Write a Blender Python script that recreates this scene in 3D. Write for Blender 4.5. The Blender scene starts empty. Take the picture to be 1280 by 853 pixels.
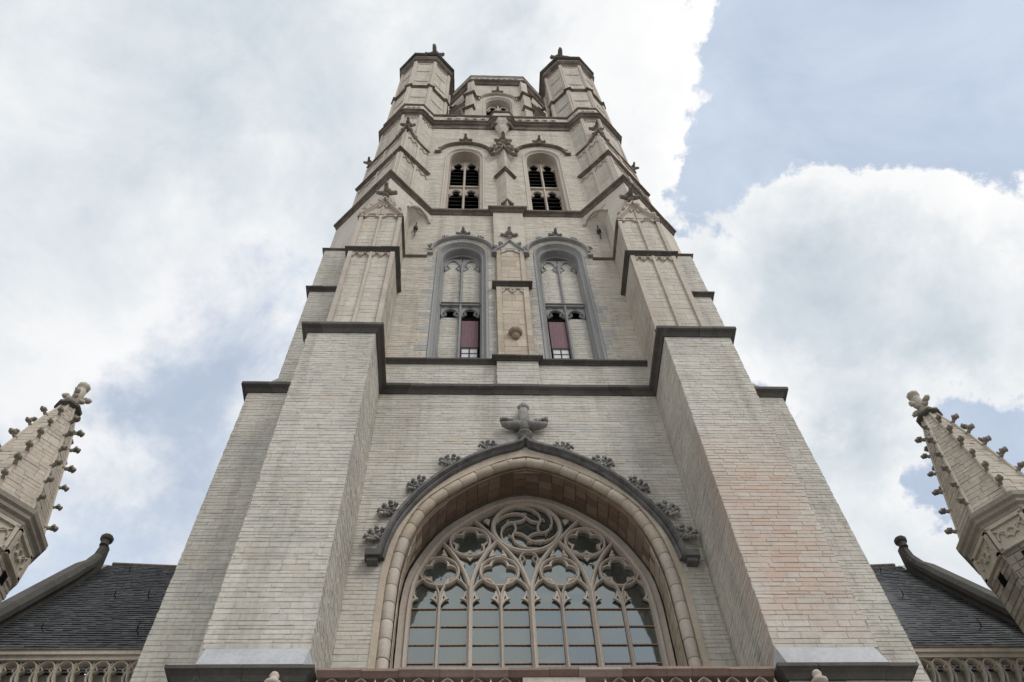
import bpy, math, random
from mathutils import Vector, Matrix
R = math.radians
PI = math.pi
scene = bpy.context.scene
COL = scene.collection
rnd = random.Random(7)

# ------------------------------------------------------------------ camera
CAM = Vector((-1.86, -21.0, 1.7))
P_, Y_, L_ = R(59.4), R(4.59), R(-3.29)
F = Vector((math.sin(Y_)*math.cos(P_), math.cos(Y_)*math.cos(P_), math.sin(P_)))
Rt = Vector((math.cos(Y_), -math.sin(Y_), 0.0))
Up = Rt.cross(F)
Rt2 = math.cos(L_)*Rt + math.sin(L_)*Up
Up2 = -math.sin(L_)*Rt + math.cos(L_)*Up
cam_d = bpy.data.cameras.new("camera")
cam_d.sensor_width = 36.0
cam_d.lens = 1100.0/1280.0*36.0
cam_d.clip_start = 0.1
cam_d.clip_end = 5000
cam = bpy.data.objects.new("camera", cam_d)
m = Matrix.Identity(4)
for i in range(3):
    m[i][0] = Rt2[i]; m[i][1] = Up2[i]; m[i][2] = -F[i]; m[i][3] = CAM[i]
cam.matrix_world = m
COL.objects.link(cam)
scene.camera = cam

# ------------------------------------------------------------------ view, sun, sky
scene.view_settings.view_transform = 'Standard'
scene.view_settings.look = 'None'
scene.view_settings.exposure = 0.0
scene.view_settings.gamma = 1.0
SUN_EL, SUN_AZ = R(50), R(38)          # azimuth measured from -Y (towards the viewer) to +X
sd = Vector((math.sin(SUN_AZ)*math.cos(SUN_EL), -math.cos(SUN_AZ)*math.cos(SUN_EL), math.sin(SUN_EL)))
sun_d = bpy.data.lights.new("sun", 'SUN')
sun_d.energy = 1.6
sun_d.angle = R(22)
sun_d.color = (1.0, 0.965, 0.92)
sun = bpy.data.objects.new("sun", sun_d)
sun.rotation_euler = sd.to_track_quat('Z', 'Y').to_euler()
sun.location = (20, -40, 80)
COL.objects.link(sun)

world = bpy.data.worlds.new("World")
scene.world = world
world.use_nodes = True
wt = world.node_tree
wt.nodes.clear()

class NT:
    """small helper for node graphs"""
    def __init__(s, t): s.t = t
    def n(s, kind, **kw):
        nd = s.t.nodes.new(kind)
        for k, v in kw.items(): setattr(nd, k, v)
        return nd
    def put(s, sock, v):
        if hasattr(v, 'links') or isinstance(v, bpy.types.NodeSocket): s.t.links.new(v, sock)
        else: sock.default_value = v
    def math(s, op, a, b=None, c=None, clamp=False):
        nd = s.n('ShaderNodeMath', operation=op, use_clamp=clamp)
        s.put(nd.inputs[0], a)
        if b is not None: s.put(nd.inputs[1], b)
        if c is not None: s.put(nd.inputs[2], c)
        return nd.outputs[0]
    def vmath(s, op, a, b=None):
        nd = s.n('ShaderNodeVectorMath', operation=op)
        s.put(nd.inputs[0], a)
        if b is not None: s.put(nd.inputs[1], b)
        return nd.outputs['Value'] if op in ('DOT_PRODUCT', 'LENGTH') else nd.outputs[0]
    def noise(s, vec, scale, detail=4, rough=.55, dist=0.0, color=False):
        nd = s.n('ShaderNodeTexNoise')
        s.put(nd.inputs['Vector'], vec)
        nd.inputs['Scale'].default_value = scale; nd.inputs['Detail'].default_value = detail
        nd.inputs['Roughness'].default_value = rough; nd.inputs['Distortion'].default_value = dist
        return nd.outputs['Color' if color else 'Fac']
    def ramp(s, fac, stops, interp='LINEAR'):
        nd = s.n('ShaderNodeValToRGB')
        nd.color_ramp.interpolation = interp
        e = nd.color_ramp.elements
        while len(e) < len(stops): e.new(0.5)
        for i, (p, c) in enumerate(stops):
            e[i].position = p; e[i].color = (*c, 1) if len(c) == 3 else c
        s.put(nd.inputs[0], fac)
        return nd.outputs[0]
    def maprange(s, v, a, b, c=0.0, d=1.0, smooth=True):
        nd = s.n('ShaderNodeMapRange')
        nd.interpolation_type = 'SMOOTHSTEP' if smooth else 'LINEAR'
        s.put(nd.inputs[0], v)
        for i, x in enumerate((a, b, c, d)): nd.inputs[i+1].default_value = x
        return nd.outputs[0]
    def mix(s, fac, a, b, blend='MIX'):
        nd = s.n('ShaderNodeMix', data_type='RGBA', blend_type=blend)
        s.put(nd.inputs[0], fac); 
        for sock, v in ((nd.inputs[6], a), (nd.inputs[7], b)):
            if isinstance(v, (tuple, list)): v = (*v, 1) if len(v) == 3 else v
            s.put(sock, v)
        return nd.outputs[2]

def cloud_world():
    g = NT(wt)
    out = g.n('ShaderNodeOutputWorld')
    sky = g.n('ShaderNodeTexSky', sky_type='NISHITA')
    sky.sun_disc = False
    sky.sun_elevation = SUN_EL
    sky.sun_rotation = PI - SUN_AZ
    sky.air_density = 1.0; sky.dust_density = 1.5; sky.ozone_density = 1.5
    tc = g.n('ShaderNodeTexCoord')
    d = tc.outputs['Generated']
    # broad banks and gaps of this sky: (unit direction, radius in degrees, amount)
    banks = CLOUD_BANKS
    warp = g.noise(d, 6.0, 9, .62, 0, True)
    dw = g.vmath('ADD', d, g.vmath('MULTIPLY', g.vmath('SUBTRACT', warp, (.5, .5, .5)), (.27, .27, .27)))
    dw = g.vmath('NORMALIZE', dw)
    cov = g.math('MULTIPLY', g.math('SUBTRACT', g.noise(d, 7.0, 14, .66, .3), .5), 2.9)
    cov = g.math('ADD', cov, 0.30)
    for (vx, vy, vz), rad, amt in banks:
        dt = g.vmath('DOT_PRODUCT', dw, (vx, vy, vz))
        cov = g.math('ADD', cov, g.maprange(dt, math.cos(R(rad)), 1.0, 0.0, amt))
    mask = g.maprange(cov, -0.10, 0.30)
    # thin torn cloud, soft at its edges, in the western part of the sky
    wisp = g.math('MULTIPLY', g.maprange(cov, -0.72, 0.70), .94)
    vx, vy, vz = look(170, 500)
    soft = g.maprange(g.vmath('DOT_PRODUCT', d, (vx, vy, vz)), math.cos(R(24)), math.cos(R(9)))
    mask = g.math('ADD', g.math('MULTIPLY', mask, g.math('SUBTRACT', 1.0, soft)), g.math('MULTIPLY', wisp, soft))
    # thickness gives the grey of the bases
    sh = g.noise(g.vmath('ADD', d, (3.1, 1.7, .4)), 6.0, 8, .6, .4)
    thick = g.math('ADD', g.math('MULTIPLY', cov, .25), g.math('MULTIPLY', g.math('SUBTRACT', sh, .5), 1.25))
    for (vx, vy, vz), rad, amt in GREYS:
        thick = g.math('ADD', thick, g.maprange(g.vmath('DOT_PRODUCT', dw, (vx, vy, vz)), math.cos(R(rad)), 1.0, 0.0, amt))
    ccol = g.ramp(g.math('ADD', thick, .24), [(0.0, (1.0, 1.0, 1.0)), (.28, (.93, .94, .95)), (.50, (.80, .84, .87)), (.75, (.68, .735, .79)), (1, (.56, .62, .69))])
    b1 = g.n('ShaderNodeBackground'); g.put(b1.inputs[0], sky.outputs[0]); b1.inputs[1].default_value = SKY_STRENGTH
    # thin high veil that pales the blue
    b2 = g.n('ShaderNodeBackground'); g.put(b2.inputs[0], ccol); b2.inputs[1].default_value = 1.0
    veil = g.maprange(g.noise(g.vmath('MULTIPLY', d, (1, 1.6, 1)), 4.0, 6, .6, .5), .25, .75, .55, .85)
    b3 = g.n('ShaderNodeBackground'); b3.inputs[0].default_value = (.72, .81, .93, 1); b3.inputs[1].default_value = 1.0
    mv = g.n('ShaderNodeMixShader')
    g.put(mv.inputs[0], veil); wt.links.new(b1.outputs[0], mv.inputs[1]); wt.links.new(b3.outputs[0], mv.inputs[2])
    mx = g.n('ShaderNodeMixShader')
    g.put(mx.inputs[0], mask); wt.links.new(mv.outputs[0], mx.inputs[1]); wt.links.new(b2.outputs[0], mx.inputs[2])
    wt.links.new(mx.outputs[0], out.inputs[0])

SKY_STRENGTH = 0.15
def look(px, py):
    v = ((px-640)/1100*Rt2 - (py-426.5)/1100*Up2 + F).normalized()
    return (v.x, v.y, v.z)
# the day's cloud cover, as compass directions
CLOUD_BANKS = [
    ((-0.366, 0.300, 0.881), 9, 0.0),
]
CLOUD_BANKS = [(look(x, y), r, a) for x, y, r, a in (
    (255, 405, 7, -.78), (190, 640, 10, -.72), (330, 320, 4, -.55), (225, 255, 3, -.55), (60, 800, 8, -.5), (150, 470, 4, -.4), (330, 210, 3, -.5), (110, 600, 4, .35),
    (100, 120, 20, .7), (400, 120, 16, .7), (60, 420, 9, .5), (700, 60, 10, .9), (790, 110, 6, .8),
    (980, 110, 11, -.95), (1180, 110, 12, -.9), (880, 215, 5, -.6), (1290, 180, 8, -.5),
    (960, 330, 10, .9), (1120, 290, 9, .9), (1230, 370, 9, .9), (1080, 400, 10, .8),
    (990, 480, 4, -.8), (1200, 560, 6, -.8), (1150, 500, 4, -.4), (1090, 620, 6, .9), (1220, 720, 6, .5), (1060, 545, 4, .7))]
GREYS = [(look(x, y), r, a) for x, y, r, a in ((120, 60, 10, .12), (1050, 420, 7, .12), (780, 90, 9, -.4), (1130, 270, 9, -.3), (60, 420, 9, -.2))]
cloud_world()

# ------------------------------------------------------------------ materials
MATS = {}
def new_mat(name):
    mt = bpy.data.materials.new(name); mt.use_nodes = True
    t = mt.node_tree
    b = t.nodes['Principled BSDF']
    MATS[name] = mt
    return mt, NT(t), b

def stone_mat(name, stops, rough=.85, blotch=.25, streak=.35, bump=.35, fine=28, pink=False, lichen=0.0, soot=None, tan=0.0):
    mt, g, b = new_mat(name)
    geo = g.n('ShaderNodeNewGeometry'); pos = geo.outputs['Position']
    at = g.n('ShaderNodeAttribute', attribute_name='tint')
    oi = g.n('ShaderNodeObjectInfo')
    tint = g.math('FRACT', g.math('ADD', at.outputs['Fac'], 0.0))
    col = g.ramp(tint, stops)
    # mottling of the stone itself
    mott = g.noise(pos, 9.0, 6, .65)
    col = g.mix(1.0, col, g.ramp(mott, [(.25, (.80, .79, .77)), (.5, (1, 1, 1)), (.8, (1.10, 1.09, 1.06))]), 'MULTIPLY')
    # broad weathering patches and rain streaks
    big = g.noise(pos, .33, 7, .62, .6)
    col = g.mix(blotch, col, g.ramp(big, [(.30, (.55, .53, .50)), (.5, (.95, .94, .92)), (.75, (1.12, 1.10, 1.05))]), 'MULTIPLY')
    sv = g.vmath('MULTIPLY', pos, (1.6, 1.6, .10))
    if tan:
        tn = g.noise(g.vmath('ADD', g.vmath('MULTIPLY', pos, (1, 1, 1.6)), (7.7, 3.1, 0)), .55, 8, .68, .4)
        col = g.mix(g.maprange(tn, .54, .70, 0, tan), col, (.50, .42, .325))
        gn = g.noise(g.vmath('ADD', g.vmath('MULTIPLY', pos, (1, 1, 2.2)), (1.7, 9.1, 4)), .7, 8, .68, .4)
        col = g.mix(g.maprange(gn, .52, .70, 0, tan*1.1), col, (.40, .395, .375))
    st = g.noise(sv, 1.0, 6, .65)
    col = g.mix(streak, col, g.ramp(st, [(.33, (.52, .51, .49)), (.52, (1, 1, 1))]), 'MULTIPLY')
    if pink:
        # a repair in rosy stone on the right hand buttress
        sep = g.n('ShaderNodeSeparateXYZ'); g.put(sep.inputs[0], pos)
        wob = g.math('MULTIPLY', g.math('SUBTRACT', g.noise(pos, .8, 5, .6), .5), 5.0)
        zz = g.math('ABSOLUTE', g.math('SUBTRACT', g.math('ADD', sep.outputs[2], wob), 21.8))
        mz = g.maprange(zz, 1.5, 6.5, 1.0, 0.0)
        xx = g.math('ABSOLUTE', g.math('SUBTRACT', g.math('ADD', sep.outputs[0], g.math('MULTIPLY', wob, .4)), 7.2))
        mx = g.maprange(xx, .5, 2.6, 1.0, 0.0)
        my = g.maprange(sep.outputs[1], -2.2, -1.8, 1.0, 0.0)
        mk = g.math('MULTIPLY', g.math('MULTIPLY', mz, mx), my)
        mk = g.math('MULTIPLY', mk, g.maprange(g.math('FRACT', g.math('MULTIPLY', at.outputs['Fac'], 7.3)), 0, 1, .30, .95, False))
        col = g.mix(g.math('MULTIPLY', mk, .85), col, (.54, .385, .31))
    if lichen:
        lk = g.noise(pos, 2.2, 8, .7)
        col = g.mix(g.maprange(lk, .56, .70, 0, lichen), col, (.20, .19, .16))
    if soot:
        sk = g.noise(pos, 1.3, 8, .7, .5)
        col = g.mix(g.maprange(sk, .40, .62, 0, .85), col, soot)
    g.put(b.inputs['Base Color'], col)
    b.inputs['Roughness'].default_value = rough
    b.inputs['Specular IOR Level'].default_value = .25
    bp = g.n('ShaderNodeBump'); bp.inputs['Strength'].default_value = bump; bp.inputs['Distance'].default_value = .03
    hn = g.math('ADD', g.noise(pos, fine, 6, .7), g.math('MULTIPLY', g.noise(pos, fine/5, 4, .6), 1.2))
    g.put(bp.inputs['Height'], hn)
    g.put(b.inputs['Normal'], bp.outputs[0])
    return mt

CREAM = [(0, (.535, .51, .455)), (.2, (.565, .54, .49)), (.45, (.595, .575, .53)), (.65, (.56, .535, .485)), (.85, (.615, .60, .555)), (.95, (.56, .515, .45)), (1, (.52, .495, .45))]
WARM = [(0, (.46, .39, .31)), (.3, (.52, .45, .365)), (.6, (.48, .41, .33)), (.85, (.56, .49, .40)), (1, (.42, .35, .28))]
stone_mat('pale_stone', CREAM, pink=True, tan=.6, blotch=.42, streak=.45)
stone_mat('upper_stone', [(p, (c[0]*.99, c[1]*.95, c[2]*.91)) for p, c in CREAM], blotch=.35, streak=.45, tan=.5)
stone_mat('mortar', [(0, (.43, .40, .355)), (1, (.47, .44, .39))], blotch=.3, bump=.5)
stone_mat('warm_stone', WARM, blotch=.3, streak=.4)
stone_mat('carved_stone', [(0, (.49, .435, .375)), (.5, (.55, .49, .43)), (1, (.51, .45, .39))], blotch=.35, streak=.3, bump=.25)
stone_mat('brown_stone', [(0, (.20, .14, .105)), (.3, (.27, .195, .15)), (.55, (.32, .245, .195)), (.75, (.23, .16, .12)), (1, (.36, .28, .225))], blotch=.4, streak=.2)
stone_mat('quoin_stone', [(0, (.38, .375, .365)), (.5, (.46, .45, .43)), (1, (.34, .34, .34))], blotch=.3, streak=.3)
stone_mat('blue_stone', [(0, (.27, .275, .28)), (.4, (.34, .345, .35)), (.7, (.30, .305, .31)), (1, (.40, .40, .40))], blotch=.4, streak=.45, bump=.25)
stone_mat('dark_stone', [(0, (.08, .075, .071)), (.5, (.125, .117, .11)), (1, (.10, .094, .088))], blotch=.6, streak=.3, lichen=.4)
stone_mat('rust_stone', [(0, (.19, .15, .125)), (.5, (.25, .20, .17)), (1, (.16, .13, .11))], blotch=.5, streak=.3, soot=(.10, .085, .075))
stone_mat('grey_carving', [(0, (.25, .24, .228)), (.5, (.33, .318, .30)), (1, (.42, .405, .385))], blotch=.4, streak=.3, soot=(.16, .152, .145))
stone_mat('weathered_carving', [(0, (.22, .185, .155)), (.5, (.30, .26, .22)), (1, (.37, .325, .28))], blotch=.4, streak=.3, soot=(.15, .13, .115))
stone_mat('hood_stone', [(0, (.15, .148, .147)), (.5, (.20, .198, .197)), (1, (.25, .247, .245))], blotch=.5, streak=.4, soot=(.085, .083, .082))
stone_mat('red_stone', [(0, (.27, .19, .16)), (.5, (.32, .235, .20)), (1, (.40, .32, .28))], blotch=.4, streak=.3, lichen=.3)
stone_mat('lead_sheet', [(0, (.40, .415, .44)), (1, (.46, .475, .50))], rough=.55, blotch=.3, streak=.3, bump=.1)
stone_mat('rough_stone', [(0, (.23, .205, .175)), (.3, (.33, .30, .255)), (.6, (.27, .245, .21)), (.85, (.40, .365, .31)), (1, (.20, .18, .155))], blotch=.5, streak=.4, lichen=.7, bump=.6)
stone_mat('spire_stone', [(0, (.42, .375, .315)), (.5, (.52, .47, .40)), (1, (.46, .41, .345))], blotch=.45, streak=.35, lichen=.35)
stone_mat('slate', [(0, (.040, .043, .046)), (.4, (.064, .068, .072)), (.7, (.05, .053, .056)), (1, (.095, .098, .102))], rough=.55, blotch=.5, streak=.4, bump=.3, lichen=.25)
stone_mat('coping_stone', [(0, (.07, .066, .06)), (.5, (.10, .094, .085)), (1, (.085, .08, .072))], blotch=.4, streak=.3, lichen=.4)
stone_mat('paving', [(0, (.24, .23, .215)), (1, (.30, .285, .265))], blotch=.3, streak=0)

def plain_mat(name, col, rough=.6, metal=0.0, spec=.4, nscale=12, var=.25):
    mt, g, b = new_mat(name)
    geo = g.n('ShaderNodeNewGeometry')
    n = g.noise(geo.outputs['Position'], nscale, 6, .65)
    lo = tuple(c*(1-var) for c in col); hi = tuple(min(1, c*(1+var)) for c in col)
    g.put(b.inputs['Base Color'], g.ramp(n, [(.25, lo), (.75, hi)]))
    b.inputs['Roughness'].default_value = rough; b.inputs['Metallic'].default_value = metal
    b.inputs['Specular IOR Level'].default_value = spec
    return mt
plain_mat('copper_bar', (.36, .23, .16), .6)
plain_mat('iron', (.025, .024, .024), .6)
plain_mat('louvre_wood', (.013, .012, .012), .8, spec=.05)
plain_mat('louvre_edge', (.04, .037, .035), .8, spec=.1)
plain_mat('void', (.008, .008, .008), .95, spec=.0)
plain_mat('red_paint', (.145, .062, .078), .6, nscale=5)
plain_mat('white_paint', (.62, .63, .64), .5, var=.1)

def glass_mat():
    mt, g, b = new_mat('leaded_glass')
    geo = g.n('ShaderNodeNewGeometry'); pos = geo.outputs['Position']
    at = g.n('ShaderNodeAttribute', attribute_name='tint')
    col = g.ramp(at.outputs['Fac'], [(0, (.030, .040, .037)), (.5, (.042, .053, .049)), (1, (.055, .066, .060))])
    br = g.n('ShaderNodeTexBrick')
    sep = g.n('ShaderNodeSeparateXYZ'); g.put(sep.inputs[0], pos)
    cmb = g.n('ShaderNodeCombineXYZ'); g.put(cmb.inputs[0], sep.outputs[0]); g.put(cmb.inputs[1], sep.outputs[2])
    g.put(br.inputs['Vector'], cmb.outputs[0])
    br.offset = 0; br.inputs['Scale'].default_value = 1; br.inputs['Mortar Size'].default_value = .006
    br.inputs['Brick Width'].default_value = .17; br.inputs['Row Height'].default_value = .19
    lead = br.outputs['Fac']
    col = g.mix(g.math('MULTIPLY', lead, .4), col, (.04, .04, .04))
    g.put(b.inputs['Base Color'], col)
    g.put(b.inputs['Roughness'], g.maprange(lead, 0, 1, .05, .14))
    b.inputs['Specular IOR Level'].default_value = .95
    b.inputs['IOR'].default_value = 2.05
    b.inputs['Specular Tint'].default_value = (.92, .99, .955, 1)
    bp = g.n('ShaderNodeBump'); bp.inputs['Strength'].default_value = .06; bp.inputs['Distance'].default_value = .02
    g.put(bp.inputs['Height'], g.noise(pos, 5.5, 3, .5))
    g.put(b.inputs['Normal'], bp.outputs[0])
glass_mat()

# ------------------------------------------------------------------ mesh helpers
class MB:
    """collects faces in a local frame (x along the wall, y into it, z up) and links them as ONE object"""
    def __init__(s, sx=1):
        s.v = []; s.f = []; s.t = []; s.k = 1.0; s.zo = 0.0; s.sx = sx; s.o = (0, 0); s.a = 0.0; s.tint = None
    def frame(s, o=(0, 0), a=0.0):
        s.o = o; s.a = a; return s
    def add(s, vs, fs, tint=None):
        k = len(s.v); c, n = math.cos(s.a), math.sin(s.a); ox, oy = s.o
        if tint is None: tint = s.tint if s.tint is not None else rnd.random()
        for (x, y, z) in vs:
            x = x*s.k; z = z*s.k+s.zo
            s.v.append((s.sx*(ox + c*x - n*y), oy + n*x + c*y, z))
        s.t += [tint]*len(vs)
        if s.sx < 0: s.f += [tuple(k+i for i in reversed(f)) for f in fs]
        else: s.f += [tuple(k+i for i in f) for f in fs]
    def box(s, x0, x1, y0, y1, z0, z1, tint=None):
        s.add([(x0, y0, z0), (x1, y0, z0), (x1, y1, z0), (x0, y1, z0), (x0, y0, z1), (x1, y0, z1), (x1, y1, z1), (x0, y1, z1)],
              [(3, 2, 1, 0), (4, 5, 6, 7), (0, 1, 5, 4), (1, 2, 6, 5), (2, 3, 7, 6), (3, 0, 4, 7)], tint)
    def loft(s, rings, closed=True, cap0=False, cap1=False, tint=None):
        n = len(rings[0]); vs = [p for r in rings for p in r]; fs = []
        for i in range(len(rings)-1):
            for j in range(n if closed else n-1):
                a, b = i*n+j, i*n+(j+1) % n
                fs.append((a, b, b+n, a+n))
        if cap0: fs.append(tuple(reversed(range(n))))
        if cap1: fs.append(tuple((len(rings)-1)*n+j for j in range(n)))
        s.add(vs, fs, tint)
    def prism(s, poly, z0, z1, poly1=None, tint=None):
        p1 = poly1 or poly
        s.loft([[(x, y, z0) for x, y in poly], [(x, y, z1) for x, y in p1]], True, True, True, tint)
    def slab(s, poly, y0, y1, tint=None):
        """polygon in x,z (counter clockwise seen from the front) between depths y0 (front) and y1"""
        s.loft([[(x, y1, z) for x, z in poly], [(x, y0, z) for x, z in poly]], True, True, True, tint)
    def course(s, path, prof, z, closed=False, tint=None, seg=None):
        """moulding of profile [(out, dz)] along a plan path, mitred; outward is to the left of travel"""
        n = len(path); pts = [Vector(p) for p in path]; rings = []
        for i in range(n):
            ds = []
            if closed or i > 0: ds.append((pts[i]-pts[i-1]).normalized())
            if closed or i < n-1: ds.append((pts[(i+1) % n]-pts[i]).normalized())
            ns = [Vector((-d.y, d.x)) for d in ds]
            mm = sum(ns, Vector((0, 0)))
            if mm.length < 1e-6: mm = ns[0]
            mm.normalize(); mm = mm/max(.35, mm.dot(ns[0]))
            rings.append([(pts[i].x+mm.x*o, pts[i].y+mm.y*o, z+dz) for o, dz in prof])
        if closed: rings.append(rings[0])
        if seg is None: seg = .95
        for r0, r1 in zip(rings, rings[1:]):
            v0, v1 = Vector(r0[3]), Vector(r1[3]); ln = (v1-v0).length
            if ln < 1e-4: continue
            k = max(1, round(ln/seg)) if seg else 1
            d = (v1-v0)/ln; out = Vector((-d.y, d.x, 0))
            cuts = [0]+[(i+rnd.uniform(-.2, .2))/k for i in range(1, k)]+[1]
            for t0, t1 in zip(cuts, cuts[1:]):
                e0 = t0+(.004/ln if t0 > 0 else 0); e1 = t1-(.004/ln if t1 < 1 else 0)
                j = rnd.uniform(-.014, .014) if k > 1 else 0; jz = rnd.uniform(-.012, .012) if k > 1 else 0
                A = [tuple(Vector(p).lerp(Vector(q), e0)+out*j+Vector((0, 0, jz))) for p, q in zip(r0, r1)]
                B = [tuple(Vector(p).lerp(Vector(q), e1)+out*j+Vector((0, 0, jz))) for p, q in zip(r0, r1)]
                s.loft([A, B], True, True, True, rnd.random())
    def bar(s, path, w, y0, d, closed=False, nose=.35, tint=None):
        """moulded bar in the x,z plane; its face at depth y0, its back at y0+d"""
        n = len(path); pts = [Vector(p) for p in path]; rings = []
        for i in range(n):
            ds = []
            if closed or i > 0: ds.append((pts[i]-pts[i-1]))
            if closed or i < n-1: ds.append((pts[(i+1) % n]-pts[i]))
            ds = [q.normalized() for q in ds if q.length > 1e-6] or [Vector((0, 1))]
            ns = [Vector((-q.y, q.x)) for q in ds]
            mm = sum(ns, Vector((0, 0)))
            if mm.length < 1e-6: mm = ns[0]
            mm.normalize(); mm = mm/max(.45, mm.dot(ns[0])); h = w/2
            rings.append([(pts[i].x+mm.x*o, y, pts[i].y+mm.y*o) for o, y in
                          ((-h, y0+d), (-h, y0+d*.35), (-h*nose, y0), (h*nose, y0), (h, y0+d*.35), (h, y0+d))])
        if closed: rings.append(rings[0])
        s.loft(rings, True, not closed, not closed, tint)
    def tube(s, path, rad, n=8, caps=True, tint=None):
        pts = [Vector(p) for p in path]; rings = []
        rad = rad if isinstance(rad, (list, tuple)) else [rad]*len(pts)
        for i, p in enumerate(pts):
            d = (pts[min(i+1, len(pts)-1)]-pts[max(i-1, 0)]).normalized()
            u = d.cross(Vector((0, 1, .123))).normalized(); w = d.cross(u)
            rings.append([tuple(p+rad[i]*(math.cos(t)*u+math.sin(t)*w)) for t in [2*PI*k/n for k in range(n)]])
        s.loft(rings, True, caps, caps, tint)
    def lathe(s, c, prof, n=8, rot=PI/8, tint=None, sq=1.0):
        k = 1/math.cos(PI/n) if sq else 1
        rings = [[(c[0]+r*k*math.cos(rot+2*PI*j/n), c[1]+r*k*math.sin(rot+2*PI*j/n), z) for j in range(n)] for r, z in prof]
        s.loft(rings, True, True, True, tint)
    def blob(s, c, r, rot=None, jit=.12, tint=None, seed=None):
        rr = random.Random(seed if seed is not None else rnd.random())
        vs = []; nu, nv = 7, 5
        M3 = rot or Matrix.Identity(3)
        def pt(th, ph):
            k = 1+rr.uniform(-jit, jit)
            p = M3 @ Vector((r[0]*k*math.sin(ph)*math.cos(th), r[1]*k*math.sin(ph)*math.sin(th), r[2]*k*math.cos(ph)))
            return (c[0]+p.x, c[1]+p.y, c[2]+p.z)
        vs.append(pt(0, 0))
        for i in range(1, nv):
            for j in range(nu): vs.append(pt(2*PI*j/nu, PI*i/nv))
        vs.append(pt(0, PI)); fs = []
        for j in range(nu): fs.append((0, 1+j, 1+(j+1) % nu))
        for i in range(nv-2):
            for j in range(nu):
                a = 1+i*nu+j; b = 1+i*nu+(j+1) % nu
                fs.append((a, a+nu, b+nu, b))
        e = len(vs)-1; a0 = 1+(nv-2)*nu
        for j in range(nu): fs.append((a0+j, e, a0+(j+1) % nu))
        s.add(vs, fs, tint)
    def mesh(s, name, mat, smooth=False):
        me = bpy.data.meshes.new(name)
        me.from_pydata(s.v, [], s.f)
        at = me.attributes.new('tint', 'FLOAT', 'POINT')
        at.data.foreach_set('value', s.t)
        me.materials.append(MATS[mat])
        if smooth: me.polygons.foreach_set('use_smooth', [True]*len(me.polygons))
        me.update()
        return me
    def build(s, name, mat, parent=None, smooth=False, kind=None):
        if not s.v: return None
        return link(name, s.mesh(name, mat, smooth), parent, kind)

def link(name, me, parent=None, kind=None):
    o = bpy.data.objects.new(name, me); COL.objects.link(o)
    if parent is not None:
        o.parent = parent
        q = parent; off = Vector((0, 0, 0))
        while q is not None: off += q.location; q = q.parent
        o.location = -off
    if kind: o['kind'] = kind
    return o

def thing(name, label, cat, loc=(0, 0, 0), group=None):
    o = bpy.data.objects.new(name, None); COL.objects.link(o)
    o.empty_display_size = .5
    o.location = loc; o['label'] = label; o['category'] = cat
    if group: o['group'] = group
    return o

def arc(cx, cz, r, a0, a1, n=12, rz=None):
    rz = rz or r
    return [(cx+r*math.cos(R(a0+(a1-a0)*i/n)), cz+rz*math.sin(R(a0+(a1-a0)*i/n))) for i in range(n+1)]

def lerp_curve(pts, n):
    """n+1 points evenly spaced along a smoothed polyline (Catmull-Rom)"""
    P = [Vector(p) for p in pts]; fine = []
    for i in range(len(P)-1):
        p0, p1, p2, p3 = P[max(i-1, 0)], P[i], P[i+1], P[min(i+2, len(P)-1)]
        for k in range(12):
            t = k/12
            fine.append(.5*((2*p1)+(-p0+p2)*t+(2*p0-5*p1+4*p2-p3)*t*t+(-p0+3*p1-3*p2+p3)*t**3))
    fine.append(P[-1])
    L = [0]
    for i in range(len(fine)-1): L.append(L[-1]+(fine[i+1]-fine[i]).length)
    out = []; j = 0
    for k in range(n+1):
        d = L[-1]*k/n
        while j < len(L)-2 and L[j+1] < d: j += 1
        t = (d-L[j])/max(1e-9, L[j+1]-L[j])
        out.append(tuple(fine[j]+(fine[j+1]-fine[j])*t))
    return out

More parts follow.
